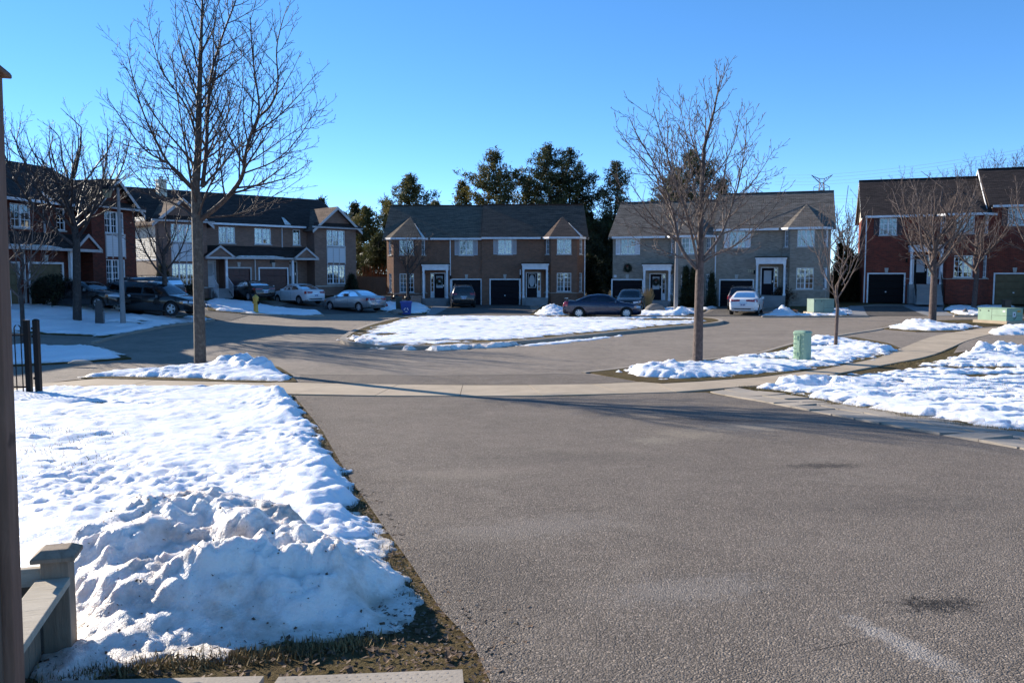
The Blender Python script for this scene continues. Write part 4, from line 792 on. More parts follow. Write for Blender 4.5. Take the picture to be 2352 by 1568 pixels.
def place(root_name, label, p0, p1, h=None):
    a = Vector(p0); b = Vector(p1); ang = math.atan2(b.y-a.y, b.x-a.x); hh = h if h is not None else h1(*((a+b)/2))
    return thing(root_name, label, 'house', (a.x, a.y, hh), ang), (b-a).length
# brown semi straight ahead
r2, W2 = place('brick_house', 'brown brick pair of houses straight ahead with navy garage doors', (-10.55, 70.1), (6.1, 70.1), 0)
S2 = dict(brick='brick_brown', roof='shingle_tan', garage='navy_door', door='navy_door', shutter='shutter_grey', glass='rect', over=(.3, 0))
unit(r2, 0, 8.0, False, S2); S2b = dict(S2, roof='shingle_brown', over=(0, .3), glass='oval'); E2, z2 = unit(r2, 8.0, W2-8.0, True, S2b, zoff=.06, fy=-.12)
gable_end(r2, 0, 5.63, z2-.06, 9, True, ('brick_brown', 'siding_cream')); gable_end(r2, W2, E2, z2, 9, False, ('brick_brown', 'siding_cream'), fy=-.12)
downspout(r2, (W2+.02, -.2), 0, 5.5); downspout(r2, (8.0-2.65, 0), 0, 5.5, 'white_trim'); downspout(r2, (8.0+W2-8.0-5.4, -.12), .5, 3)
# grey semi
r3, W3 = place('brick_house', 'grey brick pair of houses right of centre with white shutters', (8.1, 66.8), (23.6, 61.6), .0)
S3 = dict(brick='brick_grey', roof='shingle_grey', garage='navy_door', door='navy_door', shutter='shutter_white', glass='rect', over=(.3, 0))
unit(r3, 0, 7.9, True, S3, bay_snow=False, zoff=-.05); E3, z3 = unit(r3, 7.9, W3-7.9, True, dict(S3, over=(0, .3)), zoff=.42, bay_snow=False)
gable_end(r3, 0, 5.58, z3-.47, 9, True, ('brick_grey', 'siding_cream')); gable_end(r3, W3, E3, z3, 9, False, ('brick_grey', 'siding_cream')); gable_end(r3, 7.9, 5.6, z3, 9, True, ('brick_grey', 'siding_cream'), trim=False)
downspout(r3, (W3-.3, -.25), 0, 5.9); downspout(r3, (8.05, 0), 0, 5.5)
# red house on the right
r4, W4 = place('brick_house', 'red brick house at the right edge with black garage door and white rake trim', (26.3, 62.2), (41.9, 56.5), .48)
S4 = dict(brick='brick_red', roof='shingle_dark', garage='black_door', door='black_door', shutter='shutter_dark', glass='rect', over=(.3, 0))
EL, zl = unit(r4, 0, 8.3, True, S4, lift=.8, bay_snow=False); S4b = dict(S4, garage='tan_door', over=(.25, .3)); E4, z4 = unit(r4, 8.3, W4-8.3, True, S4b, lift=.8, zoff=.55, bay_snow=False)
gable_end(r4, 0, EL, zl, 9, True, ('brick_red', 'siding_cream')); gable_end(r4, 8.3, EL, z4, 9, True, ('brick_red', 'siding_white')); gable_end(r4, W4, E4, z4, 9, False, ('brick_red', 'siding_cream'))
downspout(r4, (.12, -.02), 0, 6.3)
# two-gable houses on the left
def gabled_house(root, S, W=16.0, gar=((5.0, 6.85), (7.5, 9.85)), lower='brick_tan'):
    E = 5.45; D = 9.5; fr = 1.2; BK = S['brick']; GL, GRt = 3.6, 12.2
    def gable_front(a, b, wa, wb):
        s = Seg((a, 0), (b, 0)); o0, o1 = wa-a, wb-a; up = (o0, o1, 3.95, 5.2); lo = (o0, o1, .95, 2.45)
        wall(root, s, 0, E, [up, lo], BK); window(root, s, *up, sashes=3, cols=2, rows=3, blind=.0); window(root, s, *lo, sashes=3, cols=2, rows=4, blind=.35)
        for i in range(3): pm = MB(); w = (o1-o0)/3; s.box(pm, o0+i*w+.04, o0+(i+1)*w-.04, 2.62, 3.82, .0, .05); obj('siding_panel', pm, 'siding_white', root, uv=True)
        tm = MB()
        for i in range(4): q = o0+(o1-o0)*i/3; s.box(tm, q-.035, q+.035, 2.5, 3.9, 0, .06)
        obj('panel_trim', tm, 'grey_trim', root)
        bm = MB(); s.box(bm, 0, s.L, .72, .80, 0, .04); obj('sill_band', bm, 'keystone', root)
        L = b-a; pk = E+L/2*.85; gm = MB(); gm.add([s.p(0, E, .0), s.p(L, E, 0), s.p(L/2, pk, 0)], [(0, 1, 2)]); obj('gable', gm, BK, root, uv=True)
        pr = MB(); pr.slab([s.p(-.35, E+.02, .5), s.p(L+.35, E+.02, .5), s.p(L+.0, E+.32, 0), s.p(0, E+.32, 0)], .08); obj('pent_roof', pr, S['roof'], root, uv=True)
        rm = MB(); ov = .45; yb = 7.0
        zl = E-.35*.85
        for sx in (0, 1):
            e0 = s.p(-.35 if sx == 0 else L+.35, zl, ov); m0 = s.p(L/2, pk, ov); e1 = e0-s.n*(yb); m1 = m0-s.n*yb; q = [e0, m0, m1, e1]; rm.slab(q if sx else q[::-1], .12)
        obj('gable_roof', rm, S['gable_roof'], root, uv=True)
        vm = MB()
        for sx in (0, 1):
            e0 = s.p(-.37 if sx == 0 else L+.37, zl-.02, ov+.012); m0 = s.p(L/2, pk-.0, ov+.012); dn = Vector((0, 0, -.24)); q = [e0+dn, m0+dn, m0, e0]; q2 = [p-s.n*.03 for p in q]
            vm.add(q+q2, [(0,1,2,3),(7,6,5,4),(0,4,5,1),(3,2,6,7),(0,3,7,4),(1,5,6,2)])
        s.box(vm, -.37, L+.37, E-.13, E+.0, .35, .5); obj('bargeboard', vm, S.get('trim', 'white_trim'), root)
    gable_front(0, GL, 1.05, 2.6); gable_front(GRt, W, 13.3, 14.95)
    s = Seg((GL, 0), (GL, fr)); wall(root, s, 0, E, [], BK); s = Seg((GRt, fr), (GRt, 0)); wall(root, s, 0, E, [], BK)
    # recessed upper wall
    s = Seg((GL, fr), (GRt, fr)); c = GL; ws = [(5.0-c, 6.26-c, 4.0, 5.2, 2), (7.8-c, 9.15-c, 4.0, 5.2, 2), (11.0-c, 11.65-c, 4.0, 5.2, 1)]
    dl = (.25, 1.05, .72, 2.75); dr = (10.35-c, 11.25-c, .72, 2.75)
    wall(root, s, 0, E, [w[:4] for w in ws]+[dl, dr], BK)
    for w in ws: window(root, s, *w[:4], sashes=w[4], cols=2, rows=3, blind=0 if w[4] == 1 else None)
    door(root, s, *dl[:2], .72, 2.68, 'white_trim'); door(root, s, *dr[:2], .72, 2.68, S['door'], 'rect', (dr[1]+.02, dr[1]+.3))
    # garage block
    gs = Seg((4.95, 0), (10.0, 0)); ho = [(a-4.95+.05, b-4.95-.05, 0, 2.13) for a, b in gar]; wall(root, gs, 0, 2.95, ho, BK)
    for h in ho: garage(root, gs, h[0], h[1], 2.13, S['garage'], trim='white_trim' if h is ho[-1] else 'grey_trim')
    wall(root, Seg((4.95, fr), (4.95, 0)), 0, 2.95, [], BK); wall(root, Seg((10.0, 0), (10.0, fr)), 0, 2.95, [], BK)
    rm = MB(); rm.slab([Vector((GL-.3, -.4, 2.95)), Vector((GRt+.0, -.4, 2.95)), Vector((GRt+.0, fr, 3.82)), Vector((GL+.0, fr, 3.82))], .12); obj('porch_roof', rm, S['roof'], root, uv=True)
    gm = MB(); gm.box(GL-.3, GRt, -.52, -.40, 2.82, 2.95); obj('gutter', gm, 'grey_trim', root)
    for a, b in ((3.3, 5.3), (10.2, 12.1)):
        m = (a+b)/2; pk = 3.78; g = MB(); g.slab([Vector((a-.1, -.62, 2.96)), Vector((m, -.62, pk)), Vector((m, .9, pk)), Vector((a-.1, .4, 2.98))][::-1], .08); g.slab([Vector((m, -.62, pk)), Vector((b+.1, -.62, 2.96)), Vector((b+.1, .4, 2.98)), Vector((m, .9, pk))][::-1], .08); obj('gablet', g, S['roof'], root, uv=True)
        t = MB(); t.add([Vector((a, -.5, 2.96)), Vector((b, -.5, 2.96)), Vector((m, -.5, pk-.06))], [(0, 1, 2)]); obj('gablet_face', t, BK, root, uv=True)
        v = MB()
        for p, q in ((Vector((a-.12, -.64, 2.95)), Vector((m, -.64, pk))), (Vector((b+.12, -.64, 2.95)), Vector((m, -.64, pk)))):
            dn = Vector((0, 0, -.17)); f = [p+dn, q+dn, q, p]; k = [x+Vector((0, .04, 0)) for x in f]; v.add(f+k, [(0,1,2,3),(7,6,5,4),(0,4,5,1),(3,2,6,7),(0,3,7,4),(1,5,6,2)])
        v.box(a-.12, b+.12, -.64, -.5, 2.80, 2.95); obj('gablet_trim', v, S.get('trim', 'white_trim'), root)
    for x in (4.85, 10.12):
        cm = MB(); cm.box(x-.08, x+.08, -.35, -.19, .5, 2.82); cm.box(x-.11, x+.11, -.38, -.16, .5, .7); obj('column', cm, 'white_trim', root)
    for x0, x1 in ((GL, 4.95), (10.0, GRt)):
        fm = MB(); fm.box(x0, x1, -.4, fr, 0, .68); obj('porch_floor', fm, 'step', root)
        for i in range(3): sm = MB(); sm.box(x0+.1, x1-.1, -.40-.28*(i+1)+.001, -.40-.28*i, 0, .68*(3-i)/4); obj('step', sm, 'step', root)
    im = MB()
    for x in (3.75, 4.85):
        im.tube([Vector((x, -.3, 1.6)), Vector((x, -1.3, .95))], .025, 5)
        for i in range(8): t = i/7; im.tube([Vector((x, -.3-t, .7*(1-t)+.1)), Vector((x, -.3-t, 1.6-.65*t))], .012, 4)
    obj('railing', im, 'white_trim', root)
    rz = E+.52*(D/2+.4); y0 = fr
    mm = MB(); mm.slab([Vector((-.3, y0-.4, E)), Vector((W+.3, y0-.4, E)), Vector((W+.3-.0, y0+D/2, rz)), Vector((-.3, y0+D/2, rz))], .15); mm.slab([Vector((-.3, y0+D/2, rz-.001)), Vector((W+.3, y0+D/2, rz-.001)), Vector((W+.3, y0+D+.4, E)), Vector((-.3, y0+D+.4, E))], .15); obj('roof', mm, S['roof'], root, uv=True)
    gm = MB(); gm.box(GL+.3, GRt-.3, y0-.52, y0-.40, E-.14, E); obj('gutter', gm, 'white_trim', root)
    for x, left in ((0, True), (W, False)):
        s = Seg((x, y0+D), (x, 0)) if left else Seg((x, 0), (x, y0+D)); wall(root, s, 0, 2.7, [], lower); wall(root, s, 2.7, E, [], S['side'], 'side_wall')
        q = [Vector((x, y0, E)), Vector((x, y0+D, E)), Vector((x, y0+D/2, rz-.15))]; gm = MB(); gm.add(q[::-1] if left else q, [(0, 1, 2)]); obj('gable', gm, S['side'], root, uv=True)
        sm = MB(); s.box(sm, 0, s.L, 2.66, 2.76, 0, .03); obj('trim_band', sm, 'white_trim', root)
    wall(root, Seg((W, y0+D), (0, y0+D)), 0, E, [], BK)
    downspout(root, (10.05, fr), 3.4, 5.3, 'grey_trim'); downspout(root, (7.18, 0), 0, 2.8, 'grey_trim'); downspout(root, (GL+.1, fr), 3.4, 5.3, 'white_trim')
    sc = MB(); sc.slab([Vector((5.6, -.38, 2.985)), Vector((9.4, -.38, 2.985)), Vector((8.6, -.22, 3.09)), Vector((5.9, -.26, 3.07))], .03); obj('snow_cap', sc, 'snow_far', root)
    sc = MB(); sc.slab([Vector((10.2, y0-.3, E+.1)), Vector((10.7, y0-.3, E+.1)), Vector((10.6, y0+.6, E+.66)), Vector((10.45, y0+.7, E+.72))], .03); obj('snow_cap', sc, 'snow_far', root)
    return rz
r1, _ = place('brick_house', 'mauve brown brick gabled pair of houses behind the white and silver cars', (-24.4, 57.0), (-12.7, 68.0), .90)
rz1 = gabled_house(r1, dict(trim='grey_trim', brick='brick_mauve', roof='shingle_dark', gable_roof='shingle_brown', garage='red_door', door='dark_door', side='siding_cream'))
cm = MB(); cm.box(2.05, 2.65, 4.65, 5.25, rz1-2.2, rz1+.45); cm.box(1.98, 2.72, 4.58, 5.32, rz1+.45, rz1+.58); obj('chimney', cm, 'siding_cream', r1, uv=True); cm = MB(); cm.lathe([(.14, rz1+.58), (.14, rz1+.72), (.22, rz1+.72), (.05, rz1+.85)], 10, M4=Matrix.Translation((2.35, 4.95, 0))); obj('chimney_cap', cm, 'steel', r1)
dd = Vector((1.85, 9.4)).normalized(); e0 = Vector((-22.6, 50.0))
r0, _ = place('brick_house', 'dark red brick gabled house on the left behind the bare trees', e0-dd*16, e0, 1.0)
gabled_house(r0, dict(brick='brick_dark', trim='grey_trim', roof='shingle_dark', gable_roof='shingle_dark', garage='tan_door', door='dark_door', side='brick_dark'), gar=((5.0, 6.85), (7.5, 9.85)), lower='brick_dark')
# ---------------------------------------------------------------- bare trees
bark('bark_near', (.050, .040, .032), (.105, .088, .072), vs=7); bark('bark_dark', (.030, .023, .021), (.058, .046, .041)); bark('bark_red', (.055, .036, .031), (.105, .074, .064), vs=8)
bark('twig', (.045, .031, .027), (.085, .064, .056), rough=.65, spec=.2); bark('twig_pale', (.085, .060, .052), (.15, .115, .10), rough=.65, spec=.25); bark('twig_dark', (.032, .023, .022), (.06, .045, .042), rough=.55, spec=.35)
def rvec(rg): return Vector((rg.gauss(0, 1), rg.gauss(0, 1), rg.gauss(0, 1)))
def grow(T, p, d, L, r, lvl, maxl, rg, P):
    n = (6, 5, 4, 3)[min(lvl, 3)]; pts = [p.copy()]; d = d.normalized()
    for i in range(n):
        d = (d+Vector((0, 0, P['trop'][lvl]))/n+rvec(rg)*P['wob'][lvl]).normalized(); pts.append(pts[-1]+d*(L/n))
    rad = [max(P['rmin'], r*(1-.78*i/n)) for i in range(n+1)]
    T.tube(pts, rad, (7, 5, 4, 3)[min(lvl, 3)], cap=False)
    if lvl < maxl: kids(T, pts, rad, L, lvl, maxl, rg, P)
def kids(T, pts, rad, L, lvl, maxl, rg, P, t0=.12, cnt=None):
    cum = [0]
    for a, b in zip(pts, pts[1:]): cum.append(cum[-1]+(b-a).length)
    n = cnt or max(2, int(L*P['dens'][lvl]*rg.uniform(.8, 1.2))); az = rg.uniform(0, 6.28)
    for k in range(n):
        t = t0+(1-t0)*(k+rg.uniform(.1, .9))/n; s = t*cum[-1]; i = 0
        while i < len(cum)-2 and cum[i+1] < s: i += 1
        f = (s-cum[i])/max(1e-6, cum[i+1]-cum[i]); q = pts[i].lerp(pts[i+1], f); tg = (pts[i+1]-pts[i]).normalized(); az += 2.4+rg.uniform(-.5, .5)
        u = tg.orthogonal().normalized(); w = tg.cross(u); side = u*math.cos(az)+w*math.sin(az); a = P['ang'][lvl]*rg.uniform(.75, 1.25)
        dd = tg*math.cos(a)+side*math.sin(a)
        if dd.z < -.25: dd.z *= .3
        l = L*P['ratio'][lvl]*(1-.62*t)*rg.uniform(.6, 1.2); r = min(rad[i]*.62, l*.013+.003)
        if l > .06: grow(T, q, dd, l, max(P['rmin'], r), lvl+1, maxl, rg, P)
PT = dict(trop=[.45, .55, .45, .35], wob=[.07, .09, .12, .16], dens=[4.0, 5.0, 7.0], ang=[.75, .75, .8], ratio=[.48, .42, .42], rmin=.0042)
def limb_tree(name, label, base, trunk, tr, limbs, seed, P, tw, bk, group=None):
    root = thing(name, label, 'tree', base, 0, group); o = Vector(base); rg = random.Random(seed)
    T = MB(); pts = [Vector(p)-o for p in trunk]; f = [pts[0]+Vector((0, 0, -.15))]+pts; T.tube(f, [tr[0]*1.35]+list(tr), 10, cap=False); obj('trunk', T, bk, root, smooth=9)
    T = MB(); L = sum((a-b).length for a, b in zip(pts, pts[1:])); kids(T, pts, tr, L*.62, 0, 3, rg, P, t0=.48, cnt=int(L*3.2)); obj('crown', T, tw, root, smooth=9)
    for lp, r in limbs:
        T = MB(); p = smooth3([Vector(q)-o for q in lp]); n = len(p); rad = [max(.008, r*(1-.86*(i/(n-1))**.8)) for i in range(n)]; T.tube(p, rad, 7, cap=False); L = sum((a-b).length for a, b in zip(p, p[1:]))
        kids(T, p, rad, L, 0, 3, rg, P, t0=.14, cnt=int(L*P['dens'][0])); obj('branch', T, tw, root, smooth=9)
    return root
def smooth3(p):
    for _ in range(2):
        o = [p[0]]
        for a, b in zip(p, p[1:]): o += [a.lerp(b, .25), a.lerp(b, .75)]
        p = o+[p[-1]]
    return p
def px_limb(pts, Y, dz): n = len(pts); return [at(x, y, Y+dz*i/(n-1)) for i, (x, y) in enumerate(pts)]
# tall tree on the left
b = G(460, 840, .04); Y = b.y
tk = [b]+[at(x, y, Y) for x, y in [(457, 700), (455, 600), (453, 504), (449, 430), (455, 352), (457, 234), (461, 117), (465, 0), (466, -30)]]
LB = [([(465, 430), (474, 351), (477, 254), (484, 168), (512, 78), (543, 0), (548, -25)], .5, .085), ([(461, 504), (508, 469), (543, 430), (560, 398), (562, 363), (574, 312), (594, 269), (596, 234), (582, 156), (574, 39)], -1.2, .105),
 ([(594, 269), (625, 242), (641, 195), (633, 117), (645, 60), (660, 15)], -1.6, .05), ([(574, 312), (640, 270), (690, 215), (730, 165)], -1.4, .035), ([(562, 380), (620, 340), (680, 300), (735, 255)], -.4, .03), ([(560, 398), (640, 370), (700, 300), (730, 235)], -1.8, .035),
 ([(447, 440), (391, 383), (363, 336), (324, 250), (305, 177), (291, 117)], 1.0, .06), ([(446, 378), (415, 340), (371, 290), (335, 230), (310, 190)], -1.4, .045), ([(450, 310), (430, 242), (371, 168), (352, 98), (336, 39)], .9, .045), ([(456, 240), (430, 160), (408, 90), (402, 10)], -.9, .035),
 ([(444, 432), (391, 375), (332, 350), (280, 275), (250, 230)], -1.6, .05), ([(446, 500), (410, 470), (360, 455), (310, 400), (280, 365)], 1.8, .05), ([(462, 500), (547, 495), (590, 468), (640, 445), (700, 405)], 1.2, .04), ([(466, 428), (510, 380), (547, 336), (590, 310)], 2.0, .05), ([(472, 365), (505, 345), (540, 290), (560, 200), (552, 110)], 1.6, .04), ([(478, 255), (500, 200), (530, 130), (548, 60)], -1.3, .03), ([(452, 470), (440, 430), (425, 330), (405, 210), (395, 120)], -2.2, .05), ([(454, 500), (470, 450), (500, 390), (520, 300), (530, 200)], -2.4, .05), ([(452, 490), (430, 470), (400, 440), (370, 380), (350, 300)], 2.6, .05)]
limb_tree('bare_tree', 'tall bare tree with forked crown and pale trunk on the left verge', b, tk, [.165, .15, .145, .15, .115, .095, .075, .05, .025, .012], [(px_limb(p, Y, dz), r*.8) for p, dz, r in LB], 11, dict(PT, dens=[4.4, 5.6, 7.0], rmin=.0050), 'twig', 'bark_near')
# right tree
b = G(1602, 833, .04); Y = b.y
tk = [b]+[at(x, y, Y) for x, y in [(1605, 720), (1607, 640), (1608, 600), (1609, 530), (1612, 430), (1617, 340), (1640, 255), (1656, 172)]]
LB = [([(1603, 620), (1570, 583), (1554, 541), (1549, 500), (1541, 473), (1528, 427), (1500, 370), (1465, 315), (1445, 270)], .8, .075), ([(1604, 612), (1596, 570), (1585, 525), (1570, 465), (1551, 413), (1538, 374), (1515, 300), (1500, 250)], -1.0, .06), ([(1560, 560), (1554, 545), (1520, 530), (1478, 505), (1430, 440), (1412, 400)], -.5, .04), ([(1530, 430), (1500, 400), (1450, 340), (1415, 290)], .6, .03),
 ([(1606, 600), (1608, 540), (1600, 460), (1585, 380), (1575, 300), (1560, 240)], 1.2, .045), ([(1612, 598), (1648, 554), (1666, 520), (1684, 465), (1700, 410), (1712, 340), (1715, 270)], .9, .06), ([(1611, 606), (1635, 588), (1687, 567), (1721, 536), (1747, 515), (1778, 478), (1804, 435)], -.6, .045), ([(1684, 465), (1720, 430), (1750, 390), (1780, 340)], 1.5, .03), ([(1612, 440), (1640, 400), (1668, 370), (1690, 320), (1700, 250)], -1.0, .035), ([(1614, 380), (1590, 330), (1580, 270), (1590, 220)], .9, .03), ([(1609, 560), (1635, 500), (1655, 440), (1668, 380), (1672, 320)], -1.6, .045), ([(1608, 575), (1590, 520), (1560, 450), (1530, 360), (1535, 290)], -2.2, .045), ([(1610, 590), (1660, 575), (1700, 590), (1730, 560)], 1.6, .03), ([(1600, 600), (1560, 590), (1520, 575), (1470, 560), (1440, 530)], 1.5, .03), ([(1632, 280), (1622, 230), (1615, 180)], -.4, .02)]
limb_tree('bare_tree', 'bare tree with brown upswept branches on the right verge', b, tk, [.15, .13, .125, .105, .085, .065, .05, .03, .010], [(px_limb(p, Y, dz), r*.85) for p, dz, r in LB], 21, dict(PT, dens=[4.4, 5.4, 7.0], rmin=.0058), 'twig_pale', 'bark_red')
def auto_tree(label, base, H, th, r0, spread, nl, seed, tw, bk, P=None, lean=(0, 0), group='bare street trees', lev=3, up=.55, name='bare_tree'):
    rg = random.Random(seed); P = dict(P or PT); root = thing(name, label, 'tree', base, 0, group); T = MB(); o = Vector((0, 0, -.1))
    pts = [Vector((lean[0]*(i/5)*th, lean[1]*(i/5)*th, th*i/5)) for i in range(6)]; top = pts[-1]; n = 6
    ld = [top+Vector((rg.gauss(0, .05)*H, rg.gauss(0, .05)*H, (H-th)*i/n)) if i else top for i in range(1, n+1)]
    ld = [top+Vector((rg.gauss(0, .012)*H*i, rg.gauss(0, .012)*H*i, (H-th)*i/n)) for i in range(1, n+1)]
    full = [o]+pts+ld; rr = [r0*1.3]+[r0*(1-.18*i/5) for i in range(6)]+[max(.01, r0*.72*(1-.95*i/n)) for i in range(1, n+1)]
    T.tube(full, rr, 9, cap=False); obj('trunk', T, bk, root, smooth=9)
    az = rg.uniform(0, 6.28)
    for k in range(nl):
        f = k/max(1, nl-1); z0 = th*rg.uniform(.88, 1.0)+(H-th)*.5*f*rg.uniform(.7, 1.0); az += 2.4+rg.uniform(-.3, .3); i = min(len(full)-2, max(1, int(1+z0/th*5) if z0 < th else int(6+(z0-th)/(H-th)*n))); q = full[i].lerp(full[i+1], .5)
        q.z = z0; out = rg.uniform(.75, 1.05)*spread*(1-.45*f); rise = (H-z0)*rg.uniform(.62, .95)
        d = Vector((math.cos(az), math.sin(az), 0)); lp = [q, q+d*out*.32+Vector((0, 0, rise*.16)), q+d*out*.66+Vector((0, 0, rise*.42)), q+d*out*.9+Vector((0, 0, rise*.72)), q+d*out*1.0+Vector((0, 0, rise))]
        lp = [v+rvec(rg)*.05*spread*j/4 for j, v in enumerate(lp)]; lp = smooth3(lp); m = len(lp); r = r0*.5*(1-.4*f); rad = [max(.007, r*(1-.88*(j/(m-1))**.8)) for j in range(m)]
        B = MB(); B.tube(lp, rad, 6, cap=False); L = sum((a-b).length for a, b in zip(lp, lp[1:])); kids(B, lp, rad, L, 0, lev, rg, P, t0=.12, cnt=int(L*P['dens'][0])); obj('branch', B, tw, root, smooth=9)
    return root
PB = dict(PT, dens=[3.4, 4.2, 5.0], rmin=.006)
auto_tree('dark bare tree with thick leaning trunk on the shaded left lawn', G(178, 740, .05), 10.2, 3.9, .20, 3.2, 15, 31, 'twig_dark', 'bark_dark', PB, lean=(.03, 0))
auto_tree('low dark forked bare tree in front of the black van', G(381, 727, .06), 5.9, 1.9, .15, 2.0, 8, 32, 'twig_dark', 'bark_dark', PB)
auto_tree('thin bare sapling left of the round dark bush', G(55, 797, .05), 5.2, 1.6, .085, 1.7, 8, 33, 'twig_pale', 'bark_dark', dict(PB, rmin=.005), group=None)
PC = dict(PT, dens=[3.0, 3.6, 4.5], rmin=.008)
auto_tree('small bare tree in front of the left bay of the brown house', G(937, 701, .05), 6.3, 2.6, .13, 1.9, 10, 34, 'twig', 'bark_dark', PC)
auto_tree('small bare tree at the right porch of the brown house', G(1254, 697, .05), 6.3, 2.4, .12, 1.9, 10, 35, 'twig_pale', 'bark_dark', PC)
auto_tree('slender bare sapling with pinkish trunk behind the green pedestal', G(1919, 796, .04), 5.6, 1.45, .065, 1.25, 9, 36, 'twig_pale', 'bark_red', dict(PC, dens=[2.6, 3.0, 3.0], rmin=.005), lean=(.02, 0))
auto_tree('broad bare tree in front of the black garage door', G(2141, 741, .05), 8.0, 2.55, .2, 2.7, 15, 37, 'twig_pale', 'bark_red', dict(PB, dens=[3.6, 4.4, 5.0], rmin=.0065))
auto_tree('bare tree left of the large green transformer', G(2236, 710, .05), 7.0, 2.6, .17, 3.0, 14, 38, 'twig_pale', 'bark_red', dict(PC, rmin=.0075), lean=(.05, 0))
auto_tree('bare tree cut off by the right edge beyond the transformer', Vector((33.5, 51.5, .15)), 8.6, 2.6, .17, 2.7, 12, 39, 'twig_pale', 'bark_red', PC)
auto_tree('tiny bare sapling at the left door of the grey house', G(1510, 700, .05), 3.6, 1.3, .05, .6, 6, 40, 'twig_pale', 'bark_red', dict(PC, dens=[3, 3, 3]), group=None)
PF = dict(PT, dens=[2.6, 3.0, 3.0], rmin=.014, trop=[.5, .5, .4, .3])
for i, (px, py, Yd, sp, lb) in enumerate([(1945, 468, 78, 1.6, 'bare tree between the grey house and the red house'), (2170, 385, 92, 2.2, 'fine bare tree over the red roof at its middle'), (2255, 365, 95, 2.2, 'fine bare tree over the red roof beside the white rake'), (2320, 350, 95, 2.4, 'rightmost fine bare tree above the red roof'), (2075, 400, 92, 2.0, 'fine bare tree over the red roof at its left part')]):
    t = at(px, py, Yd); g = h1(t.x, t.y); auto_tree(lb, (t.x, t.y, g), t.z-g, (t.z-g)*.3, .16, sp, 11, 50+i, 'twig', 'bark_dark', PF, group='bare trees behind the right houses', lev=2)
# ---------------------------------------------------------------- evergreens
leaf('needles', (.045, .055, .020), (.095, .098, .035)); leaf('needles_gold', (.10, .088, .022), (.17, .135, .032)); leaf('needles_dark', (.022, .030, .014), (.050, .054, .022)); leaf('needles_grey', (.08, .085, .045), (.13, .125, .065)); leaf('cedar_leaf', (.022, .026, .009), (.06, .055, .018)); leaf('bush_leaf', (.010, .012, .006), (.022, .022, .011)); leaf('brown_twigs', (.06, .034, .022), (.11, .068, .042)); leaf('red_reed', (.15, .070, .035), (.24, .12, .06)); leaf('straw', (.34, .25, .12), (.48, .37, .19))
def tufts(F, c, n, s, rg, mi=0, up=.25, flat=1.0):
    for _ in range(n):
        d = rvec(rg).normalized(); d.z = d.z*flat+up; d.normalize(); q = c+rvec(rg)*s*.55; a = d.orthogonal().normalized(); a = (a*math.cos(rg.random()*6.28)+d.cross(a)*math.sin(rg.random()*6.28))*s*rg.uniform(.09, .18); e = q+d*s*rg.uniform(.7, 1.3); o = len(F.v)
        F.v += [tuple(q-a), tuple(q+a), tuple(e+a*.35), tuple(e-a*.35)]; F.f.append((o, o+1, o+2, o+3)); F.m.append(mi)
def pine(label, top, g, Rad, seed, mats, crown0=.25, ts=.34, dens=1.0, gap=.42, group='pines behind the houses'):
    rg = random.Random(seed); H = top.z-g; root = thing('pine_tree', label, 'tree', (top.x, top.y, g), 0, group); T = MB(); T.tube([Vector((rg.gauss(0, .05)*i, rg.gauss(0, .05)*i, H*.98*i/8)) for i in range(9)], [.26*(1-.95*i/8)*H/14+.02 for i in range(9)], 7); F = MB()
    z = H*crown0
    while z < H*.985:
        f = (z-H*crown0)/(H*(1-crown0)); prof = Rad*1.3*(math.sin(min(1, (f+.12)/.42)*math.pi/2) if f < .3 else 1.0)*1.12*(1-f**1.9)**.87*(.72+.5*rg.random()); n = rg.randint(4, 6); a0 = rg.uniform(0, 6.28)
        for k in range(n):
            if rg.random() < gap*(1-f): continue
            a = a0+6.28*k/n+rg.uniform(-.4, .4); L = max(.25, prof*rg.choice((.5, .7, .85, 1.0, 1.15, 1.3))); up = .12+.5*f; p0 = Vector((0, 0, z)); d = Vector((math.cos(a), math.sin(a), 0)); p1 = p0+d*L*.55+Vector((0, 0, L*.10*up)); p2 = p0+d*L+Vector((0, 0, L*(.10+.55*up)*rg.uniform(.5, 1.2)))
            T.tube([p0, p1, p2], [.05*(1-f)+.015, .03*(1-f)+.01, .008], 4, cap=False); m = max(2, int(L*2.6*dens)); mi = 1 if rg.random() < .38 else 0; 
            for j in range(m):
                t = .28+.72*(j+.5)/m; c = p1.lerp(p2, (t-.55)/.45) if t > .55 else p0.lerp(p1, t/.55); c = c+Vector((rg.gauss(0, .12), rg.gauss(0, .12), rg.uniform(0, .16)))*L*.55
                tufts(F, c, 25, ts, rg, mi)
        z += rg.uniform(.38, .62)*max(.6, H/16)
    tufts(F, Vector((0, 0, H*.985)), 22, ts, rg); obj('trunk', T, 'bark_dark', root, smooth=9); obj('crown', F, list(mats), root)
    return root
ND = ('needles', 'needles_dark'); NG = ('needles', 'needles_gold'); NN = ('needles_dark', 'needles')
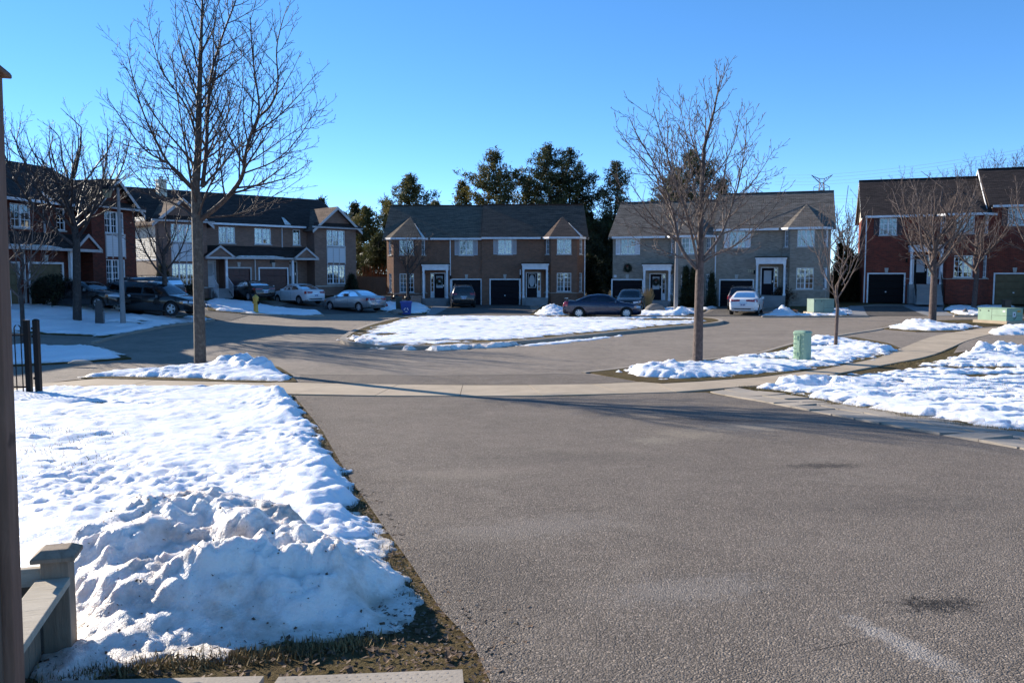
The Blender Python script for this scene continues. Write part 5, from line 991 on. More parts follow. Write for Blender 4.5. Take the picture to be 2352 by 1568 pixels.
for px, py, Yd, rpx, lb, mats, sd, c0, dn in [(941, 402, 92, 56, 'rounded olive pine above the left end of the brown roof', NG, 1, .3, 1.1), (890, 465, 96, 22, 'narrow pine at the left edge of the brown roof', ND, 2, .3, 1.0), (1135, 341, 90, 66, 'golden green pine above the middle of the brown roof', ('needles_gold', 'needles'), 3, .25, 1.15), (1062, 418, 93, 34, 'smaller pine leaning left of the golden one', NG, 4, .3, .9),
     (1262, 326, 90, 72, 'tallest dark pine behind the brown roof', ND, 5, .2, 1.25), (1310, 345, 92, 62, 'dark pine just right of the tallest one', NN, 6, .2, 1.2), (1214, 400, 94, 34, 'thin dark pine left of the tallest one', ND, 7, .2, .9), (1352, 490, 92, 46, 'dark low pine in the gap right of the brown house', NN, 8, .1, 1.3), (1395, 500, 88, 46, 'dark low pine beside the left end of the grey house', NN, 9, .1, 1.3), (1415, 372, 90, 48, 'grey green loose pine left of the right bare tree', ('needles_grey', 'needles'), 10, .2, .8), (1590, 345, 95, 68, 'large dark pine behind the right bare tree', ND, 11, .25, 1.1), (1545, 395, 92, 50, 'olive pine behind the grey roof', NG, 12, .25, 1.0), (1660, 420, 97, 36, 'dark pine right behind the bare tree crown', ND, 13, .3, .9),
     (842, 480, 84, 40, 'shaggy conifer between the mauve and brown houses', NG, 14, .1, 1.2), (815, 470, 92, 22, 'dark conifer top over the mauve gable', NN, 15, .3, 1.0), (868, 540, 80, 36, 'dense olive conifer beside the wooden fence', ND, 16, .05, 1.4), (738, 460, 92, 13, 'single pine top over the mauve roof ridge', NN, 17, .5, 1.0), (790, 492, 93, 20, 'pine top right of the mauve gable peak', NN, 18, .5, 1.0), (1372, 560, 82, 48, 'black green fir filling the gap beside the grey house', ('needles_dark', 'needles_dark'), 19, .02, 1.5), (1000, 462, 98, 22, 'small pine top peeping over the brown ridge', NG, 20, .5, .9)]:
    t = at(px, py, Yd); g = h1(t.x, t.y); pine(lb, t, g, rpx*Yd/F_PX, sd, mats, c0, .33, dn)
def cedar(label, base, H, Rr, seed, mats=('cedar_leaf', 'needles_dark'), n=900, s=.16, name='cedar', cat='shrub', pw=.8, group=None):
    rg = random.Random(seed); root = thing(name, label, cat, base, 0, group); F = MB(); T = MB(); T.tube([Vector((0, 0, 0)), Vector((0, 0, H*.8))], [.05, .02], 5)
    for _ in range(n):
        f = rg.random()**1.2; rr = Rr*(1-f)**pw*math.sqrt(rg.uniform(.35, 1.05))*(1 if f > .06 else .8); a = rg.uniform(0, 6.28); tufts(F, Vector((rr*math.cos(a), rr*math.sin(a), H*f)), 4, s, rg, 0 if rg.random() < .6 else 1, up=.6)
    obj('stem', T, 'bark_dark', root); obj('foliage', F, list(mats), root); return root
g = G(1574, 704, .06); cedar('slim dark cedar left of the right bare tree trunk', g, 3.0, .42, 1); g = G(1592, 704, .06); cedar('second slim cedar almost behind the right tree trunk', g, 2.9, .38, 2); g = G(1634, 704, .06); cedar('narrow black cedar right of the right tree trunk', g, 2.4, .36, 3, ('needles_dark', 'needles_dark'))
for i, (px, top, Yd, rr, lb) in enumerate([(1930, 560, 68, .9, 'tall cedar close to the right wall of the grey house'), (1952, 575, 66, 1.0, 'tall cedar in the middle of the gap by the red house'), (1968, 590, 68, .7, 'cedar touching the left wall of the red house')]):
    t = at(px, top, Yd); gz = h1(t.x, t.y); cedar(lb, (t.x, t.y, gz), t.z-gz, rr, 10+i, n=1500, s=.2, name='tall_cedar', cat='tree')
t = at(808, 634, 66); cedar('dark cone shaped shrub at the corner of the mauve house', (t.x, t.y, h1(t.x, t.y)), t.z-h1(t.x, t.y), .75, 5, ('needles_dark', 'bush_leaf'), 1300)
t = at(405, 610, 57); cedar('dark upright cedar at the corner behind the black van', (t.x-.3, t.y-1.5, h1(t.x, t.y)), t.z-h1(t.x, t.y), .7, 6, ('needles_dark', 'bush_leaf'), 1300)
def bush(label, base, rx, ry, H, seed, mats, n=1300, s=.14, twiggy=False, group=None, name='bush'):
    rg = random.Random(seed); root = thing(name, label, 'bush', base, 0, group); F = MB()
    for _ in range(n):
        d = rvec(rg).normalized(); r = rg.uniform(.55, 1.02)**.6; c = Vector((d.x*rx*r, d.y*ry*r, H*.48+d.z*H*.5*r))
        if c.z < 0: continue
        tufts(F, c, 4, s, rg, 0 if rg.random() < .6 else 1, up=.3)
    obj('foliage', F, list(mats), root)
    T = MB()
    for k in range(40 if twiggy else 9): a = rg.uniform(0, 6.28); T.tube([Vector((0, 0, 0)), Vector((math.cos(a)*rx*.4, math.sin(a)*ry*.4, H*.5)), Vector((math.cos(a)*rx*rg.uniform(.5, 1.05), math.sin(a)*ry*rg.uniform(.5, 1.05), H*rg.uniform(.75, 1.12)))], [.02, .014, .006], 4, cap=False)
    obj('stems', T, 'twig', root); return root
bush('round dark clipped bush on the shaded left lawn', G(126, 702, .08), 1.05, 1.0, 1.55, 1, ('bush_leaf', 'needles_dark'), 1500, .12)
bush('bare reddish brown shrub behind the white car at the grey house', G(1805, 702, .05), 1.0, .9, 1.55, 2, ('brown_twigs', 'brown_twigs'), 700, .17, True); bush('taller brown shrub under the right bay of the grey house', G(1838, 701, .05), 1.1, .8, 1.9, 3, ('brown_twigs', 'bush_leaf'), 650, .17, True); bush('low brown shrub right of the taller one by the grey house', G(1862, 701, .05), .7, .7, 1.1, 4, ('brown_twigs', 'brown_twigs'), 400, .15, True)
bush('low dark shrub under the right bay of the brown house', G(1300, 699, .03), 1.3, .6, 1.0, 5, ('bush_leaf', 'needles_dark'), 800); bush('dark shrub beside the steps of the red house', G(2190, 694, .02), .9, .7, 1.3, 6, ('bush_leaf', 'needles_dark'), 700); bush('dark planted shrub under the window of the mauve house', G(440, 690, .0), .8, .7, 1.1, 7, ('bush_leaf', 'needles_dark'), 600)
def grassclump(label, base, H, rr, n, seed, mat, name='ornamental_grass'):
    rg = random.Random(seed); F = MB()
    for _ in range(n):
        a = rg.uniform(0, 6.28); l = H*rg.uniform(.6, 1.05); d = Vector((math.cos(a), math.sin(a), 0)); p = d*rr*rg.uniform(0, .5); e = p+d*rr*rg.uniform(.2, 1)+Vector((0, 0, l)); F.tube([p, p.lerp(e, .5)+Vector((0, 0, .05)), e], [.012, .012, .008], 3, cap=False)
    return tag(obj(name, F, mat, loc=base), label, 'plant')
grassclump('straw coloured ornamental grass by the boulder', G(1488, 708, .05), 1.5, .38, 130, 1, 'straw')
for i, (px, Yd, hh, lb) in enumerate([(838, 74, 2.6, 'orange red reeds left behind the wooden fence'), (858, 75, 2.9, 'orange red reeds in the middle behind the wooden fence'), (876, 74.5, 2.4, 'orange red reeds next to the brown house wall')]):
    t = at(px, 690, Yd); grassclump(lb, (t.x, t.y, h1(t.x, t.y)), hh, 1.0, 95, 5+i, 'red_reed', 'reed_clump')
# ---------------------------------------------------------------- wooden fence behind the silver car
wood('fence_wood', (.10, .068, .05), (.16, .115, .085)); wood('post_wood', (.17, .088, .056), (.27, .15, .10), (9, 9, 1.2)); wood('grey_wood', (.19, .14, .098), (.30, .23, .165), (10, 10, 1.5)); wood('pale_wood', (.33, .28, .21), (.47, .41, .32), (2.0, 12, 12))
fa = at(818, 690, 72); fb = at(889, 692, 70.6); root = thing('wooden_fence', 'brown board fence between the mauve house and the brown house', 'fence', (fa.x, fa.y, h1(fa.x, fa.y)), math.atan2(fb.y-fa.y, fb.x-fa.x)); L = (fb-fa).length; n = int(L/.145)
for i in range(n): mb = MB(); hh = 1.75+random.Random(i).uniform(-.02, .02)-.35*i/n*.3; mb.prism([(i*.145+.005, -.012), (i*.145+.138, -.012), (i*.145+.138, .012), (i*.145+.005, .012)], -.3, hh); obj('board', mb, 'fence_wood', root)
for z in (.4, 1.4): mb = MB(); mb.box(0, L, .014, .06, z, z+.09); obj('rail', mb, 'fence_wood', root)
# ---------------------------------------------------------------- cars
def paint(name, col, rough=.25, metal=.3):
    m, t, b = newmat(name); k = N(t); f = k.noise(k.coord(), 2.0, 3); c = k.mix(k.ramp(f, [(.4, 0.0), (.8, .25)]), col, tuple(v*.75+.02 for v in col))
    k.l(c, b.inputs['Base Color']); b.inputs['Roughness'].default_value = rough; b.inputs['Metallic'].default_value = metal; b.inputs['Coat Weight'].default_value = .7; b.inputs['Coat Roughness'].default_value = .05
paint('paint_navy', (.006, .014, .045)); paint('paint_silver', (.36, .37, .38), .3, .6); paint('paint_white', (.74, .74, .75), .3, 0); paint('paint_black', (.008, .008, .010)); paint('paint_charcoal', (.022, .022, .024)); paint('paint_grey', (.05, .05, .055)); paint('paint_blue', (.012, .016, .03))
plain('rubber', (.015, .015, .016), .8); plain('rim', (.52, .53, .55), .35, metal=.7); plain('plastic', (.02, .02, .021), .6); plain('tail_red', (.30, .012, .016), .15, coat=1); plain('head_clear', (.55, .58, .62), .12, coat=1); plain('amber', (.55, .16, .02), .2, coat=1); plain('plate', (.55, .58, .66), .5, var=.25, vscale=30); plain('plate_ink', (.03, .06, .22), .5); plain('chrome', (.6, .6, .62), .15, metal=1)
KIND = {  # rows: x/L, z low, z belt, z roof (0 = none), half width factor
 'sedan': [(-.5, .34, .60, 0, .76), (-.488, .27, .92, 0, .86), (-.455, .24, 1.00, 0, .93), (-.40, .21, 1.03, 0, .97), (-.335, .19, 1.02, 1.035, .99), (-.25, .18, 1.0, 1.24, 1), (-.165, .18, .98, 1.385, 1), (-.06, .18, .965, 1.44, 1), (.03, .18, .95, 1.43, 1), (.09, .18, .945, 1.37, 1), (.165, .18, .94, 1.18, 1), (.245, .18, .935, .95, 1), (.33, .19, .90, 0, .985), (.41, .20, .83, 0, .95), (.465, .21, .74, 0, .87), (.49, .24, .66, 0, .78), (.5, .30, .55, 0, .66)],
 'suv': [(-.5, .42, .72, 0, .80), (-.49, .32, 1.02, 1.05, .88), (-.475, .30, 1.10, 1.30, .92), (-.44, .28, 1.12, 1.60, .96), (-.38, .26, 1.12, 1.70, .985), (-.2, .25, 1.10, 1.74, 1), (-.02, .25, 1.08, 1.74, 1), (.07, .25, 1.06, 1.69, 1), (.14, .25, 1.05, 1.48, 1), (.225, .25, 1.04, 1.06, 1), (.31, .26, 1.02, 0, .985), (.40, .27, .98, 0, .96), (.46, .28, .90, 0, .89), (.488, .30, .78, 0, .81), (.5, .36, .62, 0, .70)],
 'van': [(-.5, .40, .72, 0, .82), (-.492, .30, 1.05, 1.08, .89), (-.48, .28, 1.10, 1.35, .93), (-.45, .26, 1.12, 1.66, .96), (-.38, .24, 1.11, 1.75, .985), (-.2, .22, 1.10, 1.77, 1), (0, .22, 1.07, 1.76, 1), (.1, .22, 1.05, 1.71, 1), (.18, .22, 1.04, 1.50, 1), (.29, .22, 1.02, 1.04, .99), (.36, .23, .97, 0, .97), (.43, .24, .88, 0, .92), (.475, .26, .78, 0, .83), (.5, .33, .60, 0, .68)],
 'hatch': [(-.5, .36, .66, 0, .80), (-.488, .28, .95, .97, .88), (-.465, .26, 1.02, 1.20, .92), (-.42, .22, 1.03, 1.42, .96), (-.33, .20, 1.01, 1.50, .99), (-.1, .19, .99, 1.53, 1), (.04, .19, .97, 1.51, 1), (.10, .19, .965, 1.44, 1), (.17, .19, .96, 1.24, 1), (.27, .19, .95, .97, 1), (.35, .20, .90, 0, .98), (.42, .21, .83, 0, .93), (.475, .23, .73, 0, .84), (.5, .30, .56, 0, .68)]}
# side glass as (rear-bottom, rear-top, front-top, front-bottom) fractions of L and heights; windscreen and rear screen follow the body
GLASS = {'sedan': [[(-.285, 1.04), (-.20, 1.27), (-.085, 1.375), (-.085, .995)], [(-.07, .995), (-.07, 1.38), (.055, 1.355), (.18, .98)]],
 'suv': [[(-.425, 1.17), (-.395, 1.56), (-.25, 1.63), (-.25, 1.14)], [(-.235, 1.14), (-.235, 1.63), (-.085, 1.65), (-.085, 1.12)], [(-.07, 1.12), (-.07, 1.65), (.05, 1.62), (.17, 1.10)]],
 'van': [[(-.44, 1.18), (-.41, 1.62), (-.21, 1.67), (-.21, 1.16)], [(-.195, 1.16), (-.195, 1.67), (-.02, 1.67), (-.02, 1.14)], [(-.005, 1.14), (-.005, 1.67), (.08, 1.63), (.225, 1.09)]],
 'hatch': [[(-.38, 1.08), (-.34, 1.36), (-.09, 1.44), (-.09, 1.04)], [(-.075, 1.04), (-.075, 1.44), (.06, 1.41), (.20, 1.0)]]}
SCREEN = {'sedan': ((-.325, -.185), (.235, .105)), 'suv': ((-.482, -.446), (.215, .085)), 'van': ((-.484, -.454), (.275, .115)), 'hatch': ((-.478, -.43), (.26, .11))}
def body_mesh(kind, L, W, H):
    rows = KIND[kind]; k = H/max(r[3] for r in rows); mb = MB(); rings = []; hw = W/2
    for xf, zl, zb, zr, wf in rows:
        w = hw*wf; zl, zb = zl*k, zb*k; rc = []
        if zr and zr > zb/k+.005:
            zr *= k; f = min(1, (zr-zb)/(.38*k)); wr = w*(.95-.21*f)
            top = [(w*.955, zb), (wr+(w*.95-wr)*.12, zb+(zr-zb)*.80), (wr*.90, zb+(zr-zb)*.955), (wr*.5, zr), (0, zr+.008)]
        else: top = [(w*.93, zb), (w*.80, zb+.018*k), (w*.55, zb+.032*k), (w*.3, zb+.038*k), (0, zb+.04*k)]
        half = [(0, zl), (w*.80, zl), (w*.955, zl+.08*k), (w*1.0, zl+(zb-zl)*.42), (w*1.0, zl+(zb-zl)*.68), (w*.985, zb-.05*k)]+top
        pts = half+[(-y, z) for y, z in half[-2:0:-1]]; rings.append([(xf*L, y, z) for y, z in pts])
    n = len(rings[0]); o = 0
    for r in rings: mb.v += r
    for i in range(len(rings)-1):
        for j in range(n): j2 = (j+1) % n; mb.f.append((i*n+j, i*n+j2, (i+1)*n+j2, (i+1)*n+j)); mb.m.append(0)
    mb.f.append(tuple(range(n-1, -1, -1))); mb.m.append(0); q = (len(rings)-1)*n; mb.f.append(tuple(q+j for j in range(n))); mb.m.append(0)
    mb.f = [tuple(reversed(f)) for f in mb.f]; return mb
CARCACHE = {}
def make_car(name, label, cat, kind, paintm, L, W, H, loc, head, rimk=7, group='cars parked round the crescent', spoiler=False, plate_side='rear', tail=((.60, .93), .30), hl=((.60, .74), .30)):
    root = thing(name, label, cat, loc, math.atan2(head[1], head[0]), group); bmsh = body_mesh(kind, L, W, H); bvh = BVHTree.FromPolygons([Vector(v) for v in bmsh.v], bmsh.f); k = H/max(r[3] for r in KIND[kind])
    wr = .315 if kind in ('sedan', 'hatch') else .36; xw = (-.295*L if kind == 'sedan' else -.29*L, .305*L)
    body = obj('body', bmsh, [paintm, 'plastic'], root, smooth=R(38)); cut = MB()
    for x in xw:
        for s in (-1, 1):
            M4 = Matrix.Translation((x, s*(W/2-.10), wr)) @ Matrix.Rotation(R(90), 4, 'X'); cut.lathe([(wr+.065, -.16), (wr+.065, .16)], 20, 1, M4)
    co = obj('cutter', cut, [paintm, 'plastic']); bm2 = bmesh.new(); bm2.from_mesh(co.data); bmesh.ops.recalc_face_normals(bm2, faces=bm2.faces); bm2.to_mesh(co.data); bm2.free()
    bm2 = bmesh.new(); bm2.from_mesh(body.data); bmesh.ops.recalc_face_normals(bm2, faces=bm2.faces); bm2.to_mesh(body.data); bm2.free()
    co.matrix_world = root.matrix_basis; md = body.modifiers.new('arch', 'BOOLEAN'); md.object = co; md.operation = 'DIFFERENCE'; md.solver = 'EXACT'
    bpy.context.view_layer.update(); dg = bpy.context.evaluated_depsgraph_get(); nm = bpy.data.meshes.new_from_object(body.evaluated_get(dg)); body.modifiers.clear(); body.data = nm; nm.polygons.foreach_set('use_smooth', [True]*len(nm.polygons)); nm.set_sharp_from_angle(angle=R(38)); bpy.data.objects.remove(co)
    def patch(nm, corners, d, mat, nu=4, nv=3, off=.006, parent=root):    # raised piece that follows the body shell
        d = Vector(d).normalized(); g = []; c = [Vector(q) for q in corners]
        for i in range(nu+1):
            for j in range(nv+1):
                u, v = i/nu, j/nv; p = c[0]*(1-u)*(1-v)+c[3]*u*(1-v)+c[2]*u*v+c[1]*(1-u)*v; h, nn, *_ = bvh.ray_cast(p-d*3, d)
                if h is None: return None
                if nn.dot(d) > 0: nn = -nn
                g.append((h, nn))
        mb = MB(); m = nv+1; a = [h+n*off for h, n in g]; b = [h-n*.012 for h, n in g]; N0 = len(a); fs = []
        for i in range(nu):
            for j in range(nv): fs.append((i*m+j, (i+1)*m+j, (i+1)*m+j+1, i*m+j+1))
        rim = [i*m for i in range(nu)]+[nu*m+j for j in range(nv)]+[i*m+nv for i in range(nu, 0, -1)]+[j for j in range(nv, 0, -1)]
        for i in range(len(rim)): p, q = rim[i], rim[(i+1) % len(rim)]; fs.append((p, q, N0+q, N0+p))
        mb.add(a+b, fs); return obj(nm, mb, mat, parent, smooth=R(40))
    for s in (1, -1):
        for q in GLASS[kind]: patch('side_window', [(x*L, 0, z*k) for x, z in q], (0, -s, 0), 'car_glass', 5, 4)
        for i, q in enumerate(GLASS[kind][1:] if kind in ('sedan', 'hatch') else GLASS[kind][1:]):
            x = q[0][0]*L-.008*L; patch('door_seam', [(x-.006, 0, .32*k), (x-.006, 0, .93*k), (x+.006, 0, .93*k), (x+.006, 0, .32*k)], (0, -s, 0), 'plastic', 1, 4, .003)
        x = .20*L; patch('door_seam', [(x-.006, 0, .40*k), (x-.006, 0, .88*k), (x+.006, 0, .88*k), (x+.006, 0, .40*k)], (0, -s, 0), 'plastic', 1, 4, .003)
        for x in (-.20, -.03) if kind != 'van' else (-.17, .02): patch('door_handle', [(x*L, 0, .80*k), (x*L, 0, .835*k), (x*L+.17, 0, .835*k), (x*L+.17, 0, .80*k)], (0, -s, 0), paintm, 2, 1, .03)
        patch('rocker_trim', [(-.19*L, 0, .23*k), (-.19*L, 0, .27*k), (.2*L, 0, .27*k), (.2*L, 0, .23*k)], (0, -s, 0), 'plastic', 4, 1, .006)
        mm = MB(); x = .165*L; M4 = Matrix.Translation((x, s*(W/2+.02), .99*k)); mm.prism([(-.05, -.09), (.06, -.07), (.09, 0), (.06, .09), (-.05, .09)], -.06, .075, top=[(-.04, -.08), (.03, -.06), (.05, 0), (.03, .08), (-.04, .08)]); mm.v = [tuple(M4 @ Vector(v)) for v in mm.v]; obj('wing_mirror', mm, paintm, root, smooth=R(40))
        (z0, z1), ww = tail; y = s*W/2; patch('tail_light', [(-.5*L, y*(.92-ww*1.6), z0*k+.04), (-.5*L, y*(.92-ww*1.6), z1*k-.03), (-.46*L, y*1.02, z1*k), (-.46*L, y*1.02, z0*k)], (1, -s*.75, 0), 'tail_red', 5, 3, .012)
        (z0, z1), ww = hl; patch('headlight', [(.5*L, y*(.86-ww*1.5), z0*k), (.5*L, y*(.86-ww*1.5), z1*k-.03), (.42*L, y*1.02, z1*k+.03), (.42*L, y*1.02, z0*k+.06)], (-1, -s*.8, -.1), 'head_clear', 5, 3, .012)
        patch('indicator', [(.43*L, y*.9, z0*k+.02), (.43*L, y*.9, z1*k), (.405*L, y*1.02, z1*k), (.405*L, y*1.02, z0*k+.04)], (-.5, -s*.9, 0), 'amber', 2, 2, .016)
    (a, b), (c, d) = SCREEN[kind]
    zt = lambda xf: float(np.interp(xf, [r[0] for r in KIND[kind]], [(r[3] or r[2]) for r in KIND[kind]]))*k
    wy = W*.36
    if kind == 'sedan': patch('rear_window', [(a*L, -wy*1.02, 0), (b*L, -wy*.84, 0), (b*L, wy*.84, 0), (a*L, wy*1.02, 0)], (0, 0, -1), 'car_glass', 6, 5)
    else: patch('rear_window', [(-.5*L, -wy*1.0, zt(a)+.05), (-.5*L, -wy*.88, zt(b)-.08), (-.5*L, wy*.88, zt(b)-.08), (-.5*L, wy*1.0, zt(a)+.05)], (1, 0, 0), 'car_glass', 6, 4)
    patch('windscreen', [(c*L, -wy*1.06, 0), (d*L, -wy*.88, 0), (d*L, wy*.88, 0), (c*L, wy*1.06, 0)], (0, 0, -1), 'car_glass', 6, 5)
    zp = (.74 if kind == 'sedan' else .86) if kind != 'van' else .80
    pl = patch('licence_plate', [(-.5*L, -.16, zp*k-.18), (-.5*L, -.16, zp*k-.03), (-.5*L, .16, zp*k-.03), (-.5*L, .16, zp*k-.18)], (1, 0, 0), 'plate', 3, 1, .012)
    if pl:
        for i in range(7):
            if i != 4: patch('lettering', [(-.5*L, -.125+i*.036, zp*k-.135), (-.5*L, -.125+i*.036, zp*k-.065), (-.5*L, -.103+i*.036, zp*k-.065), (-.5*L, -.103+i*.036, zp*k-.135)], (1, 0, 0), 'plate_ink', 1, 1, .016, pl)
    patch('boot_trim', [(-.5*L, -.26, zp*k-.005), (-.5*L, -.26, zp*k+.022), (-.5*L, .26, zp*k+.022), (-.5*L, .26, zp*k-.005)], (1, 0, 0), 'chrome', 3, 1, .02)
    patch('rear_bumper_insert', [(-.5*L, -W*.36, .36*k), (-.5*L, -W*.36, .43*k), (-.5*L, W*.36, .43*k), (-.5*L, W*.36, .36*k)], (1, 0, 0), 'plastic', 6, 1, .006)
    patch('grille', [(.5*L, -W*.2, .52*k), (.5*L, -W*.24, .64*k), (.5*L, W*.24, .64*k), (.5*L, W*.2, .52*k)], (-1, 0, 0), 'plastic', 4, 2, .01); patch('air_intake', [(.5*L, -W*.3, .33*k), (.5*L, -W*.28, .42*k), (.5*L, W*.28, .42*k), (.5*L, W*.3, .33*k)], (-1, 0, 0), 'plastic', 4, 1, .008)
    if spoiler:
        sm = MB(); z = 1.05*k; sm.prism([(-.475*L, -.58), (-.43*L, -.60), (-.425*L, 0), (-.43*L, .60), (-.475*L, .58), (-.485*L, 0)], z+.09, z+.125); sm.box(-.46*L, -.44*L, -.52, -.44, z-.04, z+.09); sm.box(-.46*L, -.44*L, .44, .52, z-.04, z+.09); obj('spoiler', sm, paintm, root, smooth=R(40))
    if kind in ('suv', 'van'):
        for s in (-1, 1): rm = MB(); rm.tube([Vector((-.38*L, s*W*.33, H-.01)), Vector((-.34*L, s*W*.33, H+.04)), Vector((.0, s*W*.33, H+.045)), Vector((.04*L, s*W*.33, H-.01))], .018, 5); obj('roof_rail', rm, 'plastic', root)
    for x in xw:
        for s in (-1, 1):
            M4 = Matrix.Translation((x, s*(W/2-.115), wr)) @ Matrix.Rotation(R(-90)*s, 4, 'X'); tm = MB(); tm.lathe([(wr*.6, -.10), (wr*.93, -.105), (wr, -.07), (wr, .07), (wr*.93, .105), (wr*.66, .10), (wr*.62, .06)], 26, 0, M4); w = obj('wheel', tm, 'rubber', root, smooth=R(50))
            rm = MB(); rm.lathe([(wr*.66, .03), (wr*.66, .095), (wr*.60, .10), (wr*.58, .05), (.02, .05)], 26, 0, M4); hm = MB(); hm.lathe([(.07, .05), (.065, .10), (.0, .105)], 12, 0, M4)
            rm.add(hm.v, hm.f)
            for i in range(rimk):
                A = 6.283*i/rimk; M5 = M4 @ Matrix.Rotation(A, 4, 'Z'); rm.box(.05, wr*.60, -.045, .045, .055, .09, 0, M5)
            obj('rim', rm, 'rim', w, smooth=R(40))
            for i in range(rimk): A = 6.283*(i+.5)/rimk; M5 = M4 @ Matrix.Rotation(A, 4, 'Z'); pm = MB(); pm.add([M5 @ Vector(q) for q in [(wr*.30, -.012, .054), (wr*.54, -.045, .054), (wr*.54, .045, .054), (wr*.30, .012, .054)]], [(0, 1, 2, 3)]); obj('rim_opening', pm, 'plastic', w)
    return root
n1 = (.684, -.729)
def gl(px, py): return G(px, py, .03)
c = at(1382, 731, 49.2); make_car('parked_car', 'dark navy sedan with rear spoiler parked side on behind the island', 'car', 'sedan', 'paint_navy', 4.62, 1.72, 1.42, (c.x, 49.3, .02), (1, -.06), spoiler=True, tail=((.70, 1.0), .10), hl=((.60, .72), .28))
def pos(x, y): return (x, y, h1(x, y)+.03)
make_car('parked_car', 'silver sedan parked nearest the road in front of the mauve house', 'car', 'sedan', 'paint_silver', 4.85, 1.83, 1.47, pos(-11.0, 57.6), (-.80, .60), rimk=5, tail=((.74, .94), .36))
make_car('parked_car', 'white sedan parked behind the silver one at the mauve house', 'car', 'sedan', 'paint_white', 4.62, 1.76, 1.49, pos(-15.75, 61.0), (-.74, .67), rimk=5, tail=((.74, .94), .34))
make_car('parked_car', 'black sedan in the driveway behind the yellow hydrant', 'car', 'sedan', 'paint_black', 4.6, 1.8, 1.45, pos(-19.0, 60.2), (-.70, .715), rimk=5, tail=((.78, .90), .40))
make_car('parked_suv', 'dark grey suv seen from behind at the navy garage of the brown house', 'suv', 'suv', 'paint_charcoal', 4.75, 1.92, 1.74, pos(-3.95, 66.2), (-.10, 1), rimk=5, tail=((.95, 1.15), .22))
make_car('parked_car', 'black hatchback facing the road half hidden by the navy sedan', 'car', 'hatch', 'paint_black', 4.4, 1.8, 1.55, pos(8.35, 58.2), (-.22, -.97), rimk=5)
make_car('parked_minivan', 'dark blue minivan with red tail light beyond the white car', 'minivan', 'van', 'paint_blue', 4.9, 1.95, 1.66, pos(16.6, 59.5), (.32, .95), rimk=5, tail=((.82, 1.12), .22))
make_car('parked_car', 'white sedan seen from behind in the driveway of the grey house', 'car', 'sedan', 'paint_white', 4.68, 1.82, 1.49, pos(15.35, 54.1), (.37, .93), rimk=5, tail=((.80, .98), .42))
make_car('parked_minivan', 'black minivan with its windscreen to the road behind the concrete lamp post', 'minivan', 'van', 'paint_black', 5.05, 1.95, 1.76, pos(-18.6, 43.0), (.985, -.17), rimk=5)
make_car('parked_minivan', 'dark grey minivan beyond the black sedan at the red house', 'minivan', 'van', 'paint_grey', 5.0, 1.95, 1.74, pos(-20.9, 46.2), (-.985, .17), rimk=5)
make_car('parked_car', 'black sedan behind the round bush with one headlight in view', 'car', 'sedan', 'paint_black', 4.5, 1.78, 1.42, pos(-21.7, 42.0), (.985, -.17), rimk=5)
# ---------------------------------------------------------------- street furniture
plain('hydrant_yellow', (.55, .37, .07), .5); plain('green_box', (.235, .36, .255), .55, var=.08); plain('green_box_dull', (.19, .27, .215), .55, var=.1); plain('bin_blue', (.004, .05, .30), .5); plain('bin_green', (.02, .035, .03), .5); plain('white_print', (.7, .72, .75), .5); plain('orange_print', (.5, .24, .03), .5); plain('lamp_glass', (.34, .31, .2), .4); plain('bollard', (.05, .045, .045), .7); plain('bollard_grey', (.16, .15, .15), .8); plain('gold', (.62, .55, .36), .4); plain('wreath_green', (.018, .028, .012), .8, var=.6, vscale=20); plain('ribbon_red', (.32, .02, .02), .5); plain('galvanised', (.15, .15, .16), .5, metal=.5)
b = G(588, 717, .1); hy = thing('fire_hydrant', 'yellow fire hydrant standing in the snow wedge', 'hydrant', b); s = 1.12
mb = MB(); mb.lathe([(.17, -.1), (.17, .03), (.125, .05), (.12, .62), (.15, .63), (.15, .68), (.14, .72), (.155, .76)], 18); mb.v = [tuple(Vector(v)*s) for v in mb.v]; obj('barrel', mb, 'hydrant_yellow', hy, smooth=R(35))
mb = MB(); mb.lathe([(.175, .76), (.175, .79), (.15, .86), (.09, .92), (.05, .93), (.05, .97), (.01, .975)], 18); mb.v = [tuple(Vector(v)*s) for v in mb.v]; obj('bonnet', mb, 'hydrant_yellow', hy, smooth=R(35))
for a, nm, m, r, l in ((0, 'pumper_cap', 'iron', .10, .20), (R(-90), 'nozzle_cap', 'hydrant_yellow', .06, .18), (R(180), 'nozzle_cap', 'hydrant_yellow', .06, .18)):
    mb = MB(); M4 = Matrix.Translation((0, 0, .52*s)) @ Matrix.Rotation(a, 4, 'Z') @ Matrix.Rotation(R(90), 4, 'Y'); mb.lathe([(r*.8, .08), (r*.8, l*.7), (r, l*.7), (r, l), (r*.3, l+.01), (r*.3, l+.05)], 12, 0, M4); obj(nm, mb, m, hy, smooth=R(35))
